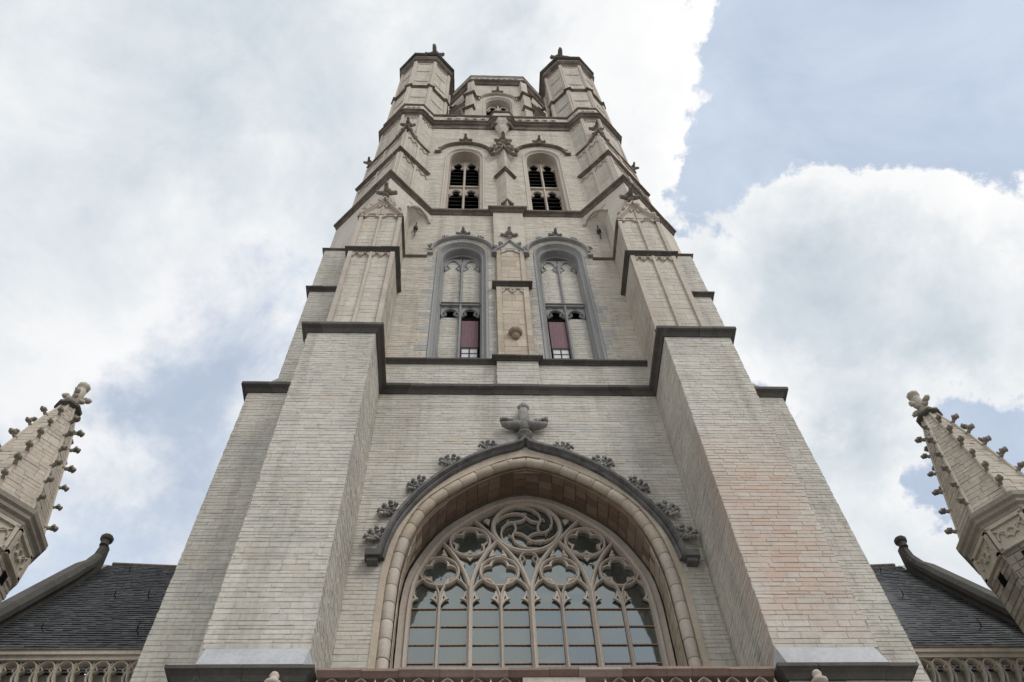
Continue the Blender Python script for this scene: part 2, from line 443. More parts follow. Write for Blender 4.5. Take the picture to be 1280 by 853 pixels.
# ------------------------------------------------------------------ coursed stonework
def stones(mb, x0, x1, y, z0, z1, ch=.2, sw=(.34, .85), clip=None, seed=0, gap=.010, round_=.015, proud=.016, single=None, cap=0, sub=1.0):
    """courses of separate stones on the plane y of mb's frame, front faces proud and uneven.
    clip(z0, z1) -> spans to leave out; single: list that receives the first `cap` stones as their own MBs"""
    rr = random.Random(seed); z = z0
    while z < z1-.05:
        h = min(ch*rr.choice((.72, .85, .95, 1, 1.1, 1.2, 1.42)), z1-z)
        if z1-z-h < .07: h = z1-z
        holes = clip(z, z+h) if clip else []
        x = x0-rr.uniform(0, .3)
        while x < x1:
            w = rr.uniform(*sw)
            a, b = max(x, x0), min(x+w, x1); x += w
            if b-a < .05: continue
            if a == x0: a -= rr.uniform(-.006, .022)
            if b == x1: b += rr.uniform(-.006, .022)
            spans = [(a, b)]
            for h0, h1 in holes:
                ns = []
                for p, q in spans:
                    if h1 <= p or h0 >= q: ns.append((p, q)); continue
                    if p < h0: ns.append((p, h0))
                    if q > h1: ns.append((h1, q))
                spans = ns
            for p, q in spans:
                if q-p < .04: continue
                d = proud*(.5+.7*rr.random()); g = gap; e = round_*(.7+.8*rr.random())
                e = min(e, (q-p)/4, h/4); ex = e*.45; gx = g*.45
                j = lambda k=.006: rr.uniform(-k, k)
                tl = rr.uniform(-.006, .006)
                vs = [(p+gx*.5, y, z+g*.5), (q-gx*.5, y, z+g*.5), (q-gx*.5, y, z+h-g*.5), (p+gx*.5, y, z+h-g*.5),
                      (p+ex+j(), y-d+tl, z+e+j()), (q-ex+j(), y-d-tl, z+e+j()), (q-ex+j(), y-d-tl+j(), z+h-e+j()), (p+ex+j(), y-d+tl, z+h-e+j())]
                fs = [(4, 5, 6, 7), (0, 1, 5, 4), (1, 2, 6, 5), (2, 3, 7, 6), (3, 0, 4, 7)]
                t = rr.random()
                if single is not None and len(single) < cap:
                    s1 = MB(mb.sx).frame(mb.o, mb.a); s1.add(vs, fs, t); single.append(s1)
                else:
                    mb.add(vs, fs, t)
        z += h

CORNICE = [(-.05, .30), (.05, .26), (.30, .0), (.30, -.17), (.24, -.21), (.15, -.25), (.08, -.36), (.06, -.44), (-.05, -.46)]
SMALL = [(-.05, .20), (.05, .16), (.23, .0), (.23, -.09), (.18, -.12), (.09, -.16), (.04, -.22), (-.05, -.23)]
THIN = [(-.05, .14), (.04, .10), (.15, .0), (.15, -.06), (.11, -.09), (.04, -.13), (-.05, -.14)]

def trefoil_head(mb, cx, hw, zt, y, d=.1, w=.06, rise=None):
    """cusped arch in relief over a blind panel: its bed at zt, feet below"""
    r = rise or hw*1.0
    mb.bar(arc(cx, zt-r, hw, 180, 0, 8, r*.86), w, y, d)
    for sg in (-1, 1):
        mb.slab([(cx+sg*hw*.94, zt-r*.95), (cx+sg*hw*.40, zt-r*.62), (cx+sg*hw*.70, zt-r*.28)][::sg], y+.01, y+d)
    mb.slab([(cx-hw, zt-.03), (cx-hw, zt-r*.35), (cx-hw*.55, zt-.06)], y+.015, y+d)
    mb.slab([(cx+hw, zt-.03), (cx+hw*.55, zt-.06), (cx+hw, zt-r*.35)], y+.015, y+d)

def fleuron(mb, c, s, tint=None):
    """cross shaped leaf finial standing on a stalk; height about 2*s"""
    x, y, z = c
    mb.lathe((x, y), [(.10*s, z), (.09*s, z+.5*s), (.20*s, z+.56*s), (.20*s, z+.66*s), (.10*s, z+.74*s), (.14*s, z+1.1*s), (.10*s, z+1.5*s)], 6, tint=tint)
    for k in range(4):
        a = k*PI/2
        dx, dy = math.cos(a), math.sin(a)
        rot = Matrix.Rotation(a, 3, 'Z') @ Matrix.Rotation(R(-20), 3, 'Y')
        mb.blob((x+dx*.36*s, y+dy*.36*s, z+1.0*s), (.36*s, .19*s, .17*s), rot, .2, tint)
        mb.blob((x+dx*.62*s, y+dy*.62*s, z+1.13*s), (.15*s, .17*s, .17*s), None, .25, tint)
        mb.blob((x+dx*.16*s, y+dy*.16*s, z+1.52*s), (.15*s, .15*s, .18*s), None, .2, tint)
    mb.blob((x, y, z+1.78*s), (.15*s, .15*s, .24*s), None, .15, tint)

def crocket_mesh(seed, s=1.0):
    """open-work leaf: curled lobes round a stalk, standing up in local z, its back to local y"""
    mb = MB(); rr = random.Random(seed)
    mb.tint = .5
    mb.tube([(0, 0, -.05*s), (0, -.06*s, .14*s), (0, -.10*s, .26*s)], [.07*s, .05*s, .06*s], 6)
    for k, (ang, ln) in enumerate(((-80, .34), (-42, .40), (-8, .40), (28, .40), (70, .36))):
        a = R(ang); ux, uz = math.sin(a), math.cos(a)
        for q in range(3):
            t = ln*(.45+.28*q)*s
            mb.blob((ux*t+rr.uniform(-.02, .02)*s, (-.08-.07*q)*s, .18*s+uz*t*.85), (.085*s, .07*s, .075*s), Matrix.Rotation(-a, 3, 'Y'), .3, rr.random(), seed*10+k*3+q)
        mb.blob((ux*ln*1.08*s+.05*s, -.16*s, .18*s+uz*ln*.95*s), (.06*s, .06*s, .06*s), None, .3, rr.random(), seed+k)
    return mb.mesh('crocket', 'grey_carving', True)

# ------------------------------------------------------------------ ground
mb = MB(); mb.add([(-900, -900, 0), (900, -900, 0), (900, 900, 0), (-900, 900, 0)], [(0, 1, 2, 3)])
mb.build('ground', 'paving', None, kind='structure')

# ================================================================== the tower
XC = .13
XW = .15                      # centre of the window, set deeper in the wall than its hood
WK, WZ = 1.022, -.037         # the window drawing below enlarged to its place at the back of the reveal
tower = thing('church_tower', 'tall pale stone Gothic church tower with great traceried window and two octagonal corner turrets', 'church tower', (0, 0, 0))

# half curves of the great window (half width, height)
HOOD = [(5.15, 23.4), (5.02, 24.3), (4.67, 25.4), (3.85, 26.85), (2.74, 28.08), (1.48, 28.98), (.45, 29.42), (.12, 29.62), (0, 29.85)]
ROLL = [(4.63, 15), (4.66, 21.8), (4.58, 23.2), (4.36, 24.6), (3.72, 26.2), (2.62, 27.4), (1.37, 28.3), (.45, 28.70), (0, 28.78)]
SOFF = [(4.40, 15), (4.42, 21.5), (4.30, 23.3), (3.92, 25), (3.05, 26.45), (1.72, 27.72), (.6, 28.30), (0, 28.46)]
WIND = [(4.10, 15), (4.17, 21.5), (4.14, 23), (3.93, 24.1), (3.13, 25.8), (2.09, 26.95), (1.13, 27.68), (.45, 27.94), (0, 28.0)]
FRAM = [(4.15, 15), (4.22, 21.5), (4.18, 23), (3.96, 24.1), (3.12, 25.78), (2.04, 26.86), (1.08, 27.53), (.42, 27.78), (0, 27.84)]
FRAM = [(w*WK, z*WK+WZ) for w, z in FRAM]
WINS = [(4.36, 15), (4.43, 21.5), (4.39, 23), (4.15, 24.25), (3.28, 26.0), (2.14, 27.12), (1.14, 27.80), (.45, 28.02), (0, 28.08)]
WINS = [(w*WK, z*WK+WZ) for w, z in WINS]
def full(curve, n, zmin=None, xc=XC):
    c = lerp_curve(curve, n)
    left = [(xc-w, z) for w, z in c]; right = [(xc+w, z) for w, z in reversed(c[:-1])]
    return left+right
def half_at(curve, z):
    for (w0, z0), (w1, z1) in zip(curve, curve[1:]):
        if z0 <= z <= z1: return w0+(w1-w0)*(z-z0)/max(1e-6, z1-z0)
    return 0 if z > curve[-1][1] else curve[0][0]
ROLLF = lerp_curve(ROLL, 40)

def arch_wall(mb, x0, x1, y, z0, z1, outline):
    """plain wall sheet with an arched hole; outline runs from bottom left over the crown to bottom right"""
    xs = [p[0] for p in outline]
    lo, hi = min(xs), max(xs)
    zb = outline[0][1]
    if zb > z0: mb.add([(lo, y, z0), (hi, y, z0), (hi, y, zb), (lo, y, zb)], [(0, 1, 2, 3)])
    mb.add([(x0, y, z0), (lo, y, z0), (lo, y, z1), (x0, y, z1)], [(0, 1, 2, 3)])
    mb.add([(hi, y, z0), (x1, y, z0), (x1, y, z1), (hi, y, z1)], [(0, 1, 2, 3)])
    half = len(outline)//2
    for seg in (outline[:half+1], outline[half:]):
        for a, b in zip(seg, seg[1:]):
            wa, wb = abs(a[0]-(lo+hi)/2), abs(b[0]-(lo+hi)/2)
            if (wb > wa) == (b[1] > a[1]) and abs(wb-wa) > 1e-6: continue      # jamb leaning in below the widest point
            if abs(wb-wa) < 1e-6: continue
            mb.add([(a[0], y, a[1]), (b[0], y, b[1]), (b[0], y, z1), (a[0], y, z1)], [(0, 1, 2, 3)])
    # below the widest point the jambs may lean in
    for seg, edge in ((outline[:half+1], lo), (outline[half:], hi)):
        pts = [p for p in seg]
        for a, b in zip(pts, pts[1:]):
            wa, wb = abs(a[0]-(lo+hi)/2), abs(b[0]-(lo+hi)/2)
            if not ((wb > wa) == (b[1] > a[1]) and abs(wb-wa) > 1e-6): continue
            mb.add([(edge, y, a[1]), (a[0], y, a[1]), (b[0], y, b[1]), (edge, y, b[1])], [(0, 1, 2, 3)])

# ---- stage one: great window wall ------------------------------------------------
roll_out = full([(w+.22, z) for w, z in ROLL[:-2]]+[(.45, 28.95), (0, 29.0)], 20)
mw = MB(); mw.tint = .4
arch_wall(mw, -6, 6, .30, 0, 33.6, [(x, z) for x, z in roll_out])
wall1 = mw.build('wall', 'mortar', tower)
def clip_great(z0, z1):
    w = half_at(ROLLF, (z0+z1)/2)
    if z0 > 28.9: return []
    w = w+.27 if w > 0 else .8
    return [(XC-w, XC+w)]
sw = MB()
stones(sw, -5.96, 5.96, .30, 15.0, 33.3, .165, (.35, .95), clip_great, 11)
sw.build('stonework', 'pale_stone', wall1, kind='stuff')
# dressed ring between roll and hood
rg = MB()
oo = full([(5.02, 15), (5.05, 21.5), (4.98, 23.4), (4.84, 24.3), (4.5, 25.4), (3.7, 26.75), (2.62, 27.92), (1.40, 28.82), (.40, 29.22), (0, 29.40)], 26)
ii = full([(w+.17, z) for w, z in ROLL[:-2]]+[(.45, 28.87), (0, 28.94)], 26)
for i in range(len(oo)-1):
    a, b, c, d = oo[i], oo[i+1], ii[i+1], ii[i]
    rg.add([(a[0], .30, a[1]), (b[0], .30, b[1]), (c[0], .25, c[1]), (d[0], .25, d[1]), (a[0], .26, a[1]), (b[0], .26, b[1])],
           [(4, 5, 2, 3), (0, 1, 5, 4)], .2+.6*rnd.random())
    rg.add([(d[0], .25, d[1]), (c[0], .25, c[1]), (c[0], .60, c[1]), (d[0], .60, d[1])], [(0, 1, 2, 3)])
rg.build('arch_ring', 'warm_stone', wall1)

# ---- great window ---------------------------------------------------------------
YG = 2.07
fr = MB(); fr.tint = .5
WO = full(FRAM, 30, None, XW)
fr.bar([p for p in WO], .40, YG-.12, .42, nose=.85)
fr.bar([(x*.975+XW*.025, z-.11) for x, z in WO], .13, YG-.20, .2)
gw = fr.build('great_window', 'carved_stone', tower)

# roll moulding, stone by stone
rc = full(ROLL, 22)
for i in range(len(rc)-1):
    (xa, za), (xb, zb) = rc[i], rc[i+1]
    if max(za, zb) < 15.2: continue
    t = MB(); rr = .205*rnd.uniform(.97, 1.03)
    dx, dz = xb-xa, zb-za
    g = .012/max(.1, math.hypot(dx, dz))
    pts = [(xa+dx*q, .46, za+dz*q) for q in (g, g+.04, .5, .96-g, 1-g)]
    t.tube(pts, [rr*.95, rr, rr*1.0, rr, rr*.95], 12)
    t.build('arch_stone', 'carved_stone' if za < 24.2 else 'warm_stone', gw, True)
# inner quirk and small roll behind it
q = MB(); q.tint = .3
q.loft([[(x, .55, z) for x, z in full([(w-.10, z) for w, z in ROLL[:-1]]+[(0, 28.66)], 24)],
        [(x, .62, z) for x, z in full([(w+.03, z) for w, z in SOFF[:-1]]+[(0, 28.36)], 24)]], False)
q.build('arch_quirk', 'brown_stone', gw)
# soffit: blocks in three rows
NS = 30
so = full(SOFF, NS); wi = full([(w+.02, z+.02) for w, z in WINS], NS, None, XW)
back = MB(); back.tint = .1
back.loft([[(x, .56, z) for x, z in full([(w+.06, z+.05) for w, z in SOFF], NS)], [(x, 2.3, z) for x, z in full([(w+.10, z+.08) for w, z in WINS], NS, None, XW)]], False)
back.build('arch_backing', 'mortar', gw)
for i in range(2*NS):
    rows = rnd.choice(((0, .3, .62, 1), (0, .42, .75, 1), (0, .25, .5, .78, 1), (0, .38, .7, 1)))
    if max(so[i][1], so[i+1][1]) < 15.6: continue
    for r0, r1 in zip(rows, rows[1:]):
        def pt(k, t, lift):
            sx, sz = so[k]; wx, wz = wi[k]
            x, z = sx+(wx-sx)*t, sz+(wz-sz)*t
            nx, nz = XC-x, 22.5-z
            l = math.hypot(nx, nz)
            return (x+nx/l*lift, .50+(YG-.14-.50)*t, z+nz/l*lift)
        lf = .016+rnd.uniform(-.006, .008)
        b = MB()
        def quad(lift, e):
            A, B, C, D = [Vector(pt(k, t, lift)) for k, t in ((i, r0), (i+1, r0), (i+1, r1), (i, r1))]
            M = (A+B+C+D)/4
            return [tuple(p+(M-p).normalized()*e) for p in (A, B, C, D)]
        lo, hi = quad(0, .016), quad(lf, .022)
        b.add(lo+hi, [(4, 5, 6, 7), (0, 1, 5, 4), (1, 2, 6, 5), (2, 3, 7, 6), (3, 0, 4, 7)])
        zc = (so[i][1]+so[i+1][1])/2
        b.build('voussoir', 'brown_stone' if zc+rnd.uniform(-.8, .8) > 24.6 else 'warm_stone', gw)  # upper blocks darker brown: stone colour, with part of the arch's shade painted in

# tracery -----------------------------------------------------------------
def tr(name, fn):
    b = MB().frame((XW, 0)); b.k = WK; b.zo = WZ; b.tint = .3+.5*rnd.random(); fn(b); return b.build(name, 'carved_stone', gw)
LW = 1.037
for k in range(1, 8):
    main = k % 2 == 0
    x = (k-4)*LW
    top = 23.35 if main else 23.0
    tr('mullion', lambda b: (b.bar([(x, 15.2), (x, top)], .19 if main else .12, YG-(.10 if main else .03), .24),
                              b.bar([(x, 15.2), (x, top)], .08 if main else .05, YG-(.15 if main else .07), .10)))
def cusp(b, poly, eye=.30, y0=None, y1=None):
    """thin cusp plate with a pierced eye"""
    y0 = YG+.03 if y0 is None else y0; y1 = YG+.12 if y1 is None else y1
    mx = sum(p[0] for p in poly)/len(poly); mz = sum(p[1] for p in poly)/len(poly)
    inn = [(mx+(x-mx)*eye, mz+(z-mz)*eye) for x, z in poly]
    b.loft([[(x, y1, z) for x, z in poly], [(x, y0+.02, z) for x, z in poly], [(x*.93+mx*.07, y0, z*.93+mz*.07) for x, z in poly], [(x, y0, z) for x, z in inn], [(x, y1, z) for x, z in inn]], True)
def pointed(cx, hw, zs, rise, n=9, ogee=.0):
    L = [(cx-hw, zs)]
    for i in range(1, n+1):
        t = i/n
        w = hw*math.cos(t*PI/2)**.85 if i < n else 0
        L.append((cx-w, zs+rise*(math.sin(t*PI/2)*.86+.14*t**3)))
    return L+[(2*cx-x, z) for x, z in reversed(L[:-1])]
for k in range(8):
    cx = (k-3.5)*LW
    if abs(k-3.5) > 3: cx *= .995
    def head(b, cx=cx):
        b.bar(pointed(cx, LW/2-.02, 22.86, .92), .085, YG-.02, .17)
        hw = LW/2-.06
        for sg in (-1, 1):
            # cusp: curved triangle with a pierced eye left open between two thin ribs
            cusp(b, [(cx+sg*(hw+.03), 22.50), (cx+sg*(hw-.03), 22.70), (cx+sg*(hw-.13), 22.83), (cx+sg*.19, 22.90),
                     (cx+sg*.27, 22.98), (cx+sg*.325, 23.10), (cx+sg*.335, 23.24), (cx+sg*(hw-.06), 23.26), (cx+sg*(hw+.02), 22.9)])
    tr('light_head', head)
def foil(b, cx, cz, Ro, n, rot, w=.10, sy=1.0):
    b.bar([(cx+Ro*math.cos(2*PI*i/28), cz+Ro*sy*math.sin(2*PI*i/28)) for i in range(28)], w, YG-.03, .18, True)
    c = Ro*.50 if n == 4 else Ro*.57
    rl = Ro*.405 if n == 4 else Ro*.34
    inner = []; N = n*14
    for i in range(N):
        th = 2*PI*i/N; best = .32*Ro
        for k in range(n):
            dl = th-(rot+2*PI*k/n)
            sdisc = rl*rl-(c*math.sin(dl))**2
            if sdisc > 0 and math.cos(dl) > 0: best = max(best, c*math.cos(dl)+math.sqrt(sdisc))
        inner.append((th, best))
    # cusped plate, thin, set back, and a rib on its edge
    o = [(cx+Ro*math.cos(t), cz+Ro*sy*math.sin(t)) for t, _ in inner]
    q = [(cx+r*math.cos(t), cz+r*sy*math.sin(t)) for t, r in inner]
    for k in range(n):
        # spandrel between lobes, with its small eye left open
        t0 = rot+2*PI*(k+.5)/n
        seg = [j for j in range(N) if abs((inner[j][0]-t0+PI) % (2*PI)-PI) < PI/n*.62]
        seg.sort(key=lambda j: (inner[j][0]-t0+PI) % (2*PI))
        for j0, j1 in zip(seg, seg[1:]):
            f = .72
            for a, c2 in ((0, .42), (.80, 1)):
                P1 = [(q[j][0]+(o[j][0]-q[j][0])*a, q[j][1]+(o[j][1]-q[j][1])*a) for j in (j0, j1)]
                P2 = [(q[j][0]+(o[j][0]-q[j][0])*c2, q[j][1]+(o[j][1]-q[j][1])*c2) for j in (j0, j1)]
                b.slab([P1[0], P1[1], P2[1], P2[0]][::-1], YG+.03, YG+.15)
    b.bar(q, .035, YG+.01, .16, True)
for sg in (-1, 1):
    for cx in (1.055, 3.15):
        tr('quatrefoil', lambda b: foil(b, sg*cx, 24.13, .67, 4, PI/2, .10))
    tr('pentafoil', lambda b: foil(b, sg*2.10, 25.60, .72, 5, PI/2, .11))
# arches that spring from the main mullions and cross each other
def swoop(x0, z0, x1, z1, bulge):
    pts = []
    for i in range(13):
        t = i/12
        x = x0+(x1-x0)*t; z = z0+(z1-z0)*t
        L = math.hypot(x1-x0, z1-z0); nx, nz = -(z1-z0)/L, (x1-x0)/L
        k = 4*t*(1-t)*bulge
        pts.append((x+nx*k, z+nz*k))
    return pts
for sg in (-1, 1):
    tr('tracery_arch', lambda b: b.bar(swoop(sg*2*LW, 23.2, sg*1.12, 25.62, -sg*.20), .15, YG-.06, .22))
    tr('tracery_arch', lambda b: b.bar(swoop(0, 23.2, sg*1.12, 25.62, sg*.20), .15, YG-.06, .22))
    tr('tracery_arch', lambda b: b.bar(swoop(sg*1.12, 25.62, sg*2.06, 26.82, sg*.04), .14, YG-.06, .22))
    tr('tracery_arch', lambda b: b.bar(swoop(sg*2*LW, 23.2, sg*3.20, 25.66, sg*.20), .15, YG-.06, .22))
    # little cusped eyes in the gaps
    for cx, k in ((1.09, 1), (3.22, 1)):
        for e in (-1, 1):      # trefoil point over each quatrefoil
            tr('cusp', lambda b: cusp(b, [(sg*cx+e*.34, 24.86), (sg*cx+e*.10, 24.93), (sg*cx+e*.16, 25.02), (sg*cx+e*.14, 25.16), (sg*cx+e*.19, 25.25)], .2))
    tr('cusp', lambda b: cusp(b, [(sg*1.42, 26.5), (sg*1.62, 26.74), (sg*1.5, 26.85), (sg*1.36, 26.8)], .2))
    tr('cusp', lambda b: cusp(b, [(sg*1.5, 27.3), (sg*1.62, 27.0), (sg*1.75, 26.98), (sg*2.0, 27.02)], .2))
    for e in (-1, 1):
        tr('cusp', lambda b: cusp(b, [(sg*2.10+e*.52, 24.42), (sg*2.10+e*.22, 24.42), (sg*2.10+e*.16, 24.56), (sg*2.10+e*.38, 24.72)], .2))
    tr('cusp', lambda b: cusp(b, [(sg*2.10-.16, 24.88), (sg*2.10, 24.66), (sg*2.10+.16, 24.88)], .2))
def dagger(b):
    b.bar(arc(0, 24.76, .32, -25, 205, 12), .07, YG-.02, .16)
    b.bar([(-.29, 24.64), (-.22, 24.3), (0, 23.5), (.22, 24.3), (.29, 24.64)], .07, YG-.02, .16)
    for sg in (-1, 1):
        b.bar([(sg*.29, 24.88), (sg*.17, 24.84), (sg*.12, 24.74)], .05, YG, .16)
        b.bar([(sg*.27, 24.56), (sg*.19, 24.66), (sg*.12, 24.74)], .05, YG, .16)
tr('dagger', dagger)
def rose(b):
    cz = 26.36; Ro = 1.25
    b.bar([(Ro*math.cos(2*PI*i/44), cz+Ro*math.sin(2*PI*i/44)) for i in range(44)], .17, YG-.07, .22, True)
    for k in range(6):
        t0 = R(90+60*k)
        hx = lambda kk: (.56*math.cos(R(90+60*kk)), cz+.56*math.sin(R(90+60*kk)))
        path = []
        for i in range(13):
            t = i/12
            r = 1.17-.61*t**1.15
            th = t0+R(78)*(1-t)**1.3
            path.append((r*math.cos(th), cz+r*math.sin(th)))
        nx = hx(k-1); p = hx(k)
        for i in range(1, 6):
            t = i/5
            x = p[0]+(nx[0]-p[0])*t; z = p[1]+(nx[1]-p[1])*t
            kk = 1-.16*4*t*(1-t)
            path.append((x*kk, cz+(z-cz)*kk))
        b.bar(path, .08, YG-.03, .17)
        # cusps in the swirl
        th = t0+R(16)
        for r0, aa in ((.80, 6), (.95, 34)):
            t1 = t0+R(aa)
            P = (r0*math.cos(t1), cz+r0*math.sin(t1))
            b.bar([P, (P[0]-.10*math.cos(t1-.9), P[1]-.10*math.sin(t1-.9)), (P[0]-.02*math.cos(t1)+.10*math.sin(t1), P[1]-.02*math.sin(t1)-.10*math.cos(t1))], .05, YG, .14)
tr('rose', rose)
# glass: four leaded panels to a light, and one over the springing
GY = YG+.17
for k in range(8):
    xa, xb = (k-4)*LW, (k-3)*LW
    rows = [15.3, 16.8, 18.3, 19.55, 20.32, 21.04, 21.79, 22.54]
    for z0, z1 in zip(rows, rows[1:]):
        b = MB().frame((XW, 0)); b.k = WK; b.zo = WZ; j = lambda: rnd.uniform(-.007, .007)
        b.add([(xa, GY+j(), z0), (xb, GY+j(), z0), (xb, GY+j(), z1), (xa, GY+j(), z1)], [(0, 1, 2, 3)], rnd.random())
        b.build('pane', 'leaded_glass', gw)
    # upper strip up to the arch
    zz = [22.54+.35*i for i in range(17)]
    b = MB().frame((XW, 0)); b.k = WK; b.zo = WZ; t = rnd.random(); prev = None
    for z0 in zz:
        w = half_at(WIND, z0)
        a, c = max(xa, -w), min(xb, w)
        if c-a < .02: break
        cur = (a, c, z0, GY+rnd.uniform(-.006, .006))
        if prev: b.add([(prev[0], prev[3], prev[2]), (prev[1], prev[3], prev[2]), (cur[1], cur[3], cur[2]), (cur[0], cur[3], cur[2])], [(0, 1, 2, 3)], t)
        prev = cur
    b.build('pane', 'leaded_glass', gw)
    for z in rows[1:]:
        b = MB().frame((XW, 0)); b.k = WK; b.zo = WZ
        b.box(xa+.09, xb-.09, GY-.045, GY-.015, z-.017, z+.017)
        for q in range(5):
            xx = xa+.17+q*.175
            b.box(xx-.01, xx+.01, GY-.055, GY-.012, z-.026, z+.026)
        b.build('saddle_bar', 'copper_bar', gw)

# hood mould with leaf crockets and cross
hd = MB(); hd.tint = .4
hp = full(HOOD, 26)
hd.bar(hp, .20, -.06, .36, nose=.55)
hd.bar([(XC+(x-XC)*.972, z-.11) for x, z in hp], .12, .08, .2)
for sg in (-1, 1):
    hd.box(XC+sg*5.33-.26, XC+sg*5.33+.26, -.10, .3, 23.22, 23.50)
    hd.box(XC+sg*5.33-.18, XC+sg*5.33+.18, .0, .3, 23.06, 23.22)
hood = hd.build('hood_mould', 'hood_stone', tower)
cms = [crocket_mesh(i) for i in range(3)]
for w, z, tl in ((1.40, 29.08, 18), (2.76, 28.12, 30), (3.90, 26.88, 40), (4.73, 25.42, 48), (5.10, 24.15, 54)):
    for sg in (-1, 1):
        o = link('crocket', rnd.choice(cms), hood)
        o.location = (XC+sg*w, .20, z)
        o.rotation_euler = (R(-8)+rnd.uniform(-.1, .1), sg*R(tl)+rnd.uniform(-.1, .1), rnd.uniform(-.25, .25))
        s = rnd.uniform(.9, 1.12)*.98; o.scale = (s*sg*rnd.uniform(.92, 1.08), s, s*rnd.uniform(.9, 1.1))
cr = MB(); cr.tint = .6
cr.lathe((XC, .12), [(.12, 29.7), (.13, 30.02), (.27, 30.06), (.30, 30.14), (.24, 30.22), (.15, 30.28)], 12)
cr.tube([(XC, .10, 30.2), (XC, .04, 30.6), (XC, .02, 31.1), (XC, .04, 31.75)], [.18, .25, .22, .20], 10)
for sg in (-1, 1):
    cr.tube([(XC+sg*.05, .05, 30.72), (XC+sg*.32, .02, 30.62), (XC+sg*.62, .0, 30.60), (XC+sg*.84, .0, 30.68), (XC+sg*.92, .02, 30.85)], [.22, .22, .19, .13, .06], 10)
    for q in range(5):
        cr.blob((XC+sg*(.38+.13*q), .02-.02*q, 30.80+.03*q+.05*(q % 2)), (.10, .13, .11), None, .35)
    cr.blob((XC+sg*.90, -.02, 30.92), (.09, .10, .11), None, .3)
    cr.blob((XC+sg*.15, -.02, 31.85), (.10, .12, .16), None, .25)
cr.blob((XC, -.10, 31.82), (.13, .11, .15), None, .2)
cr.blob((XC, .02, 32.08), (.15, .14, .17), None, .2)
cr.build('cross_finial', 'grey_carving', hood, True)

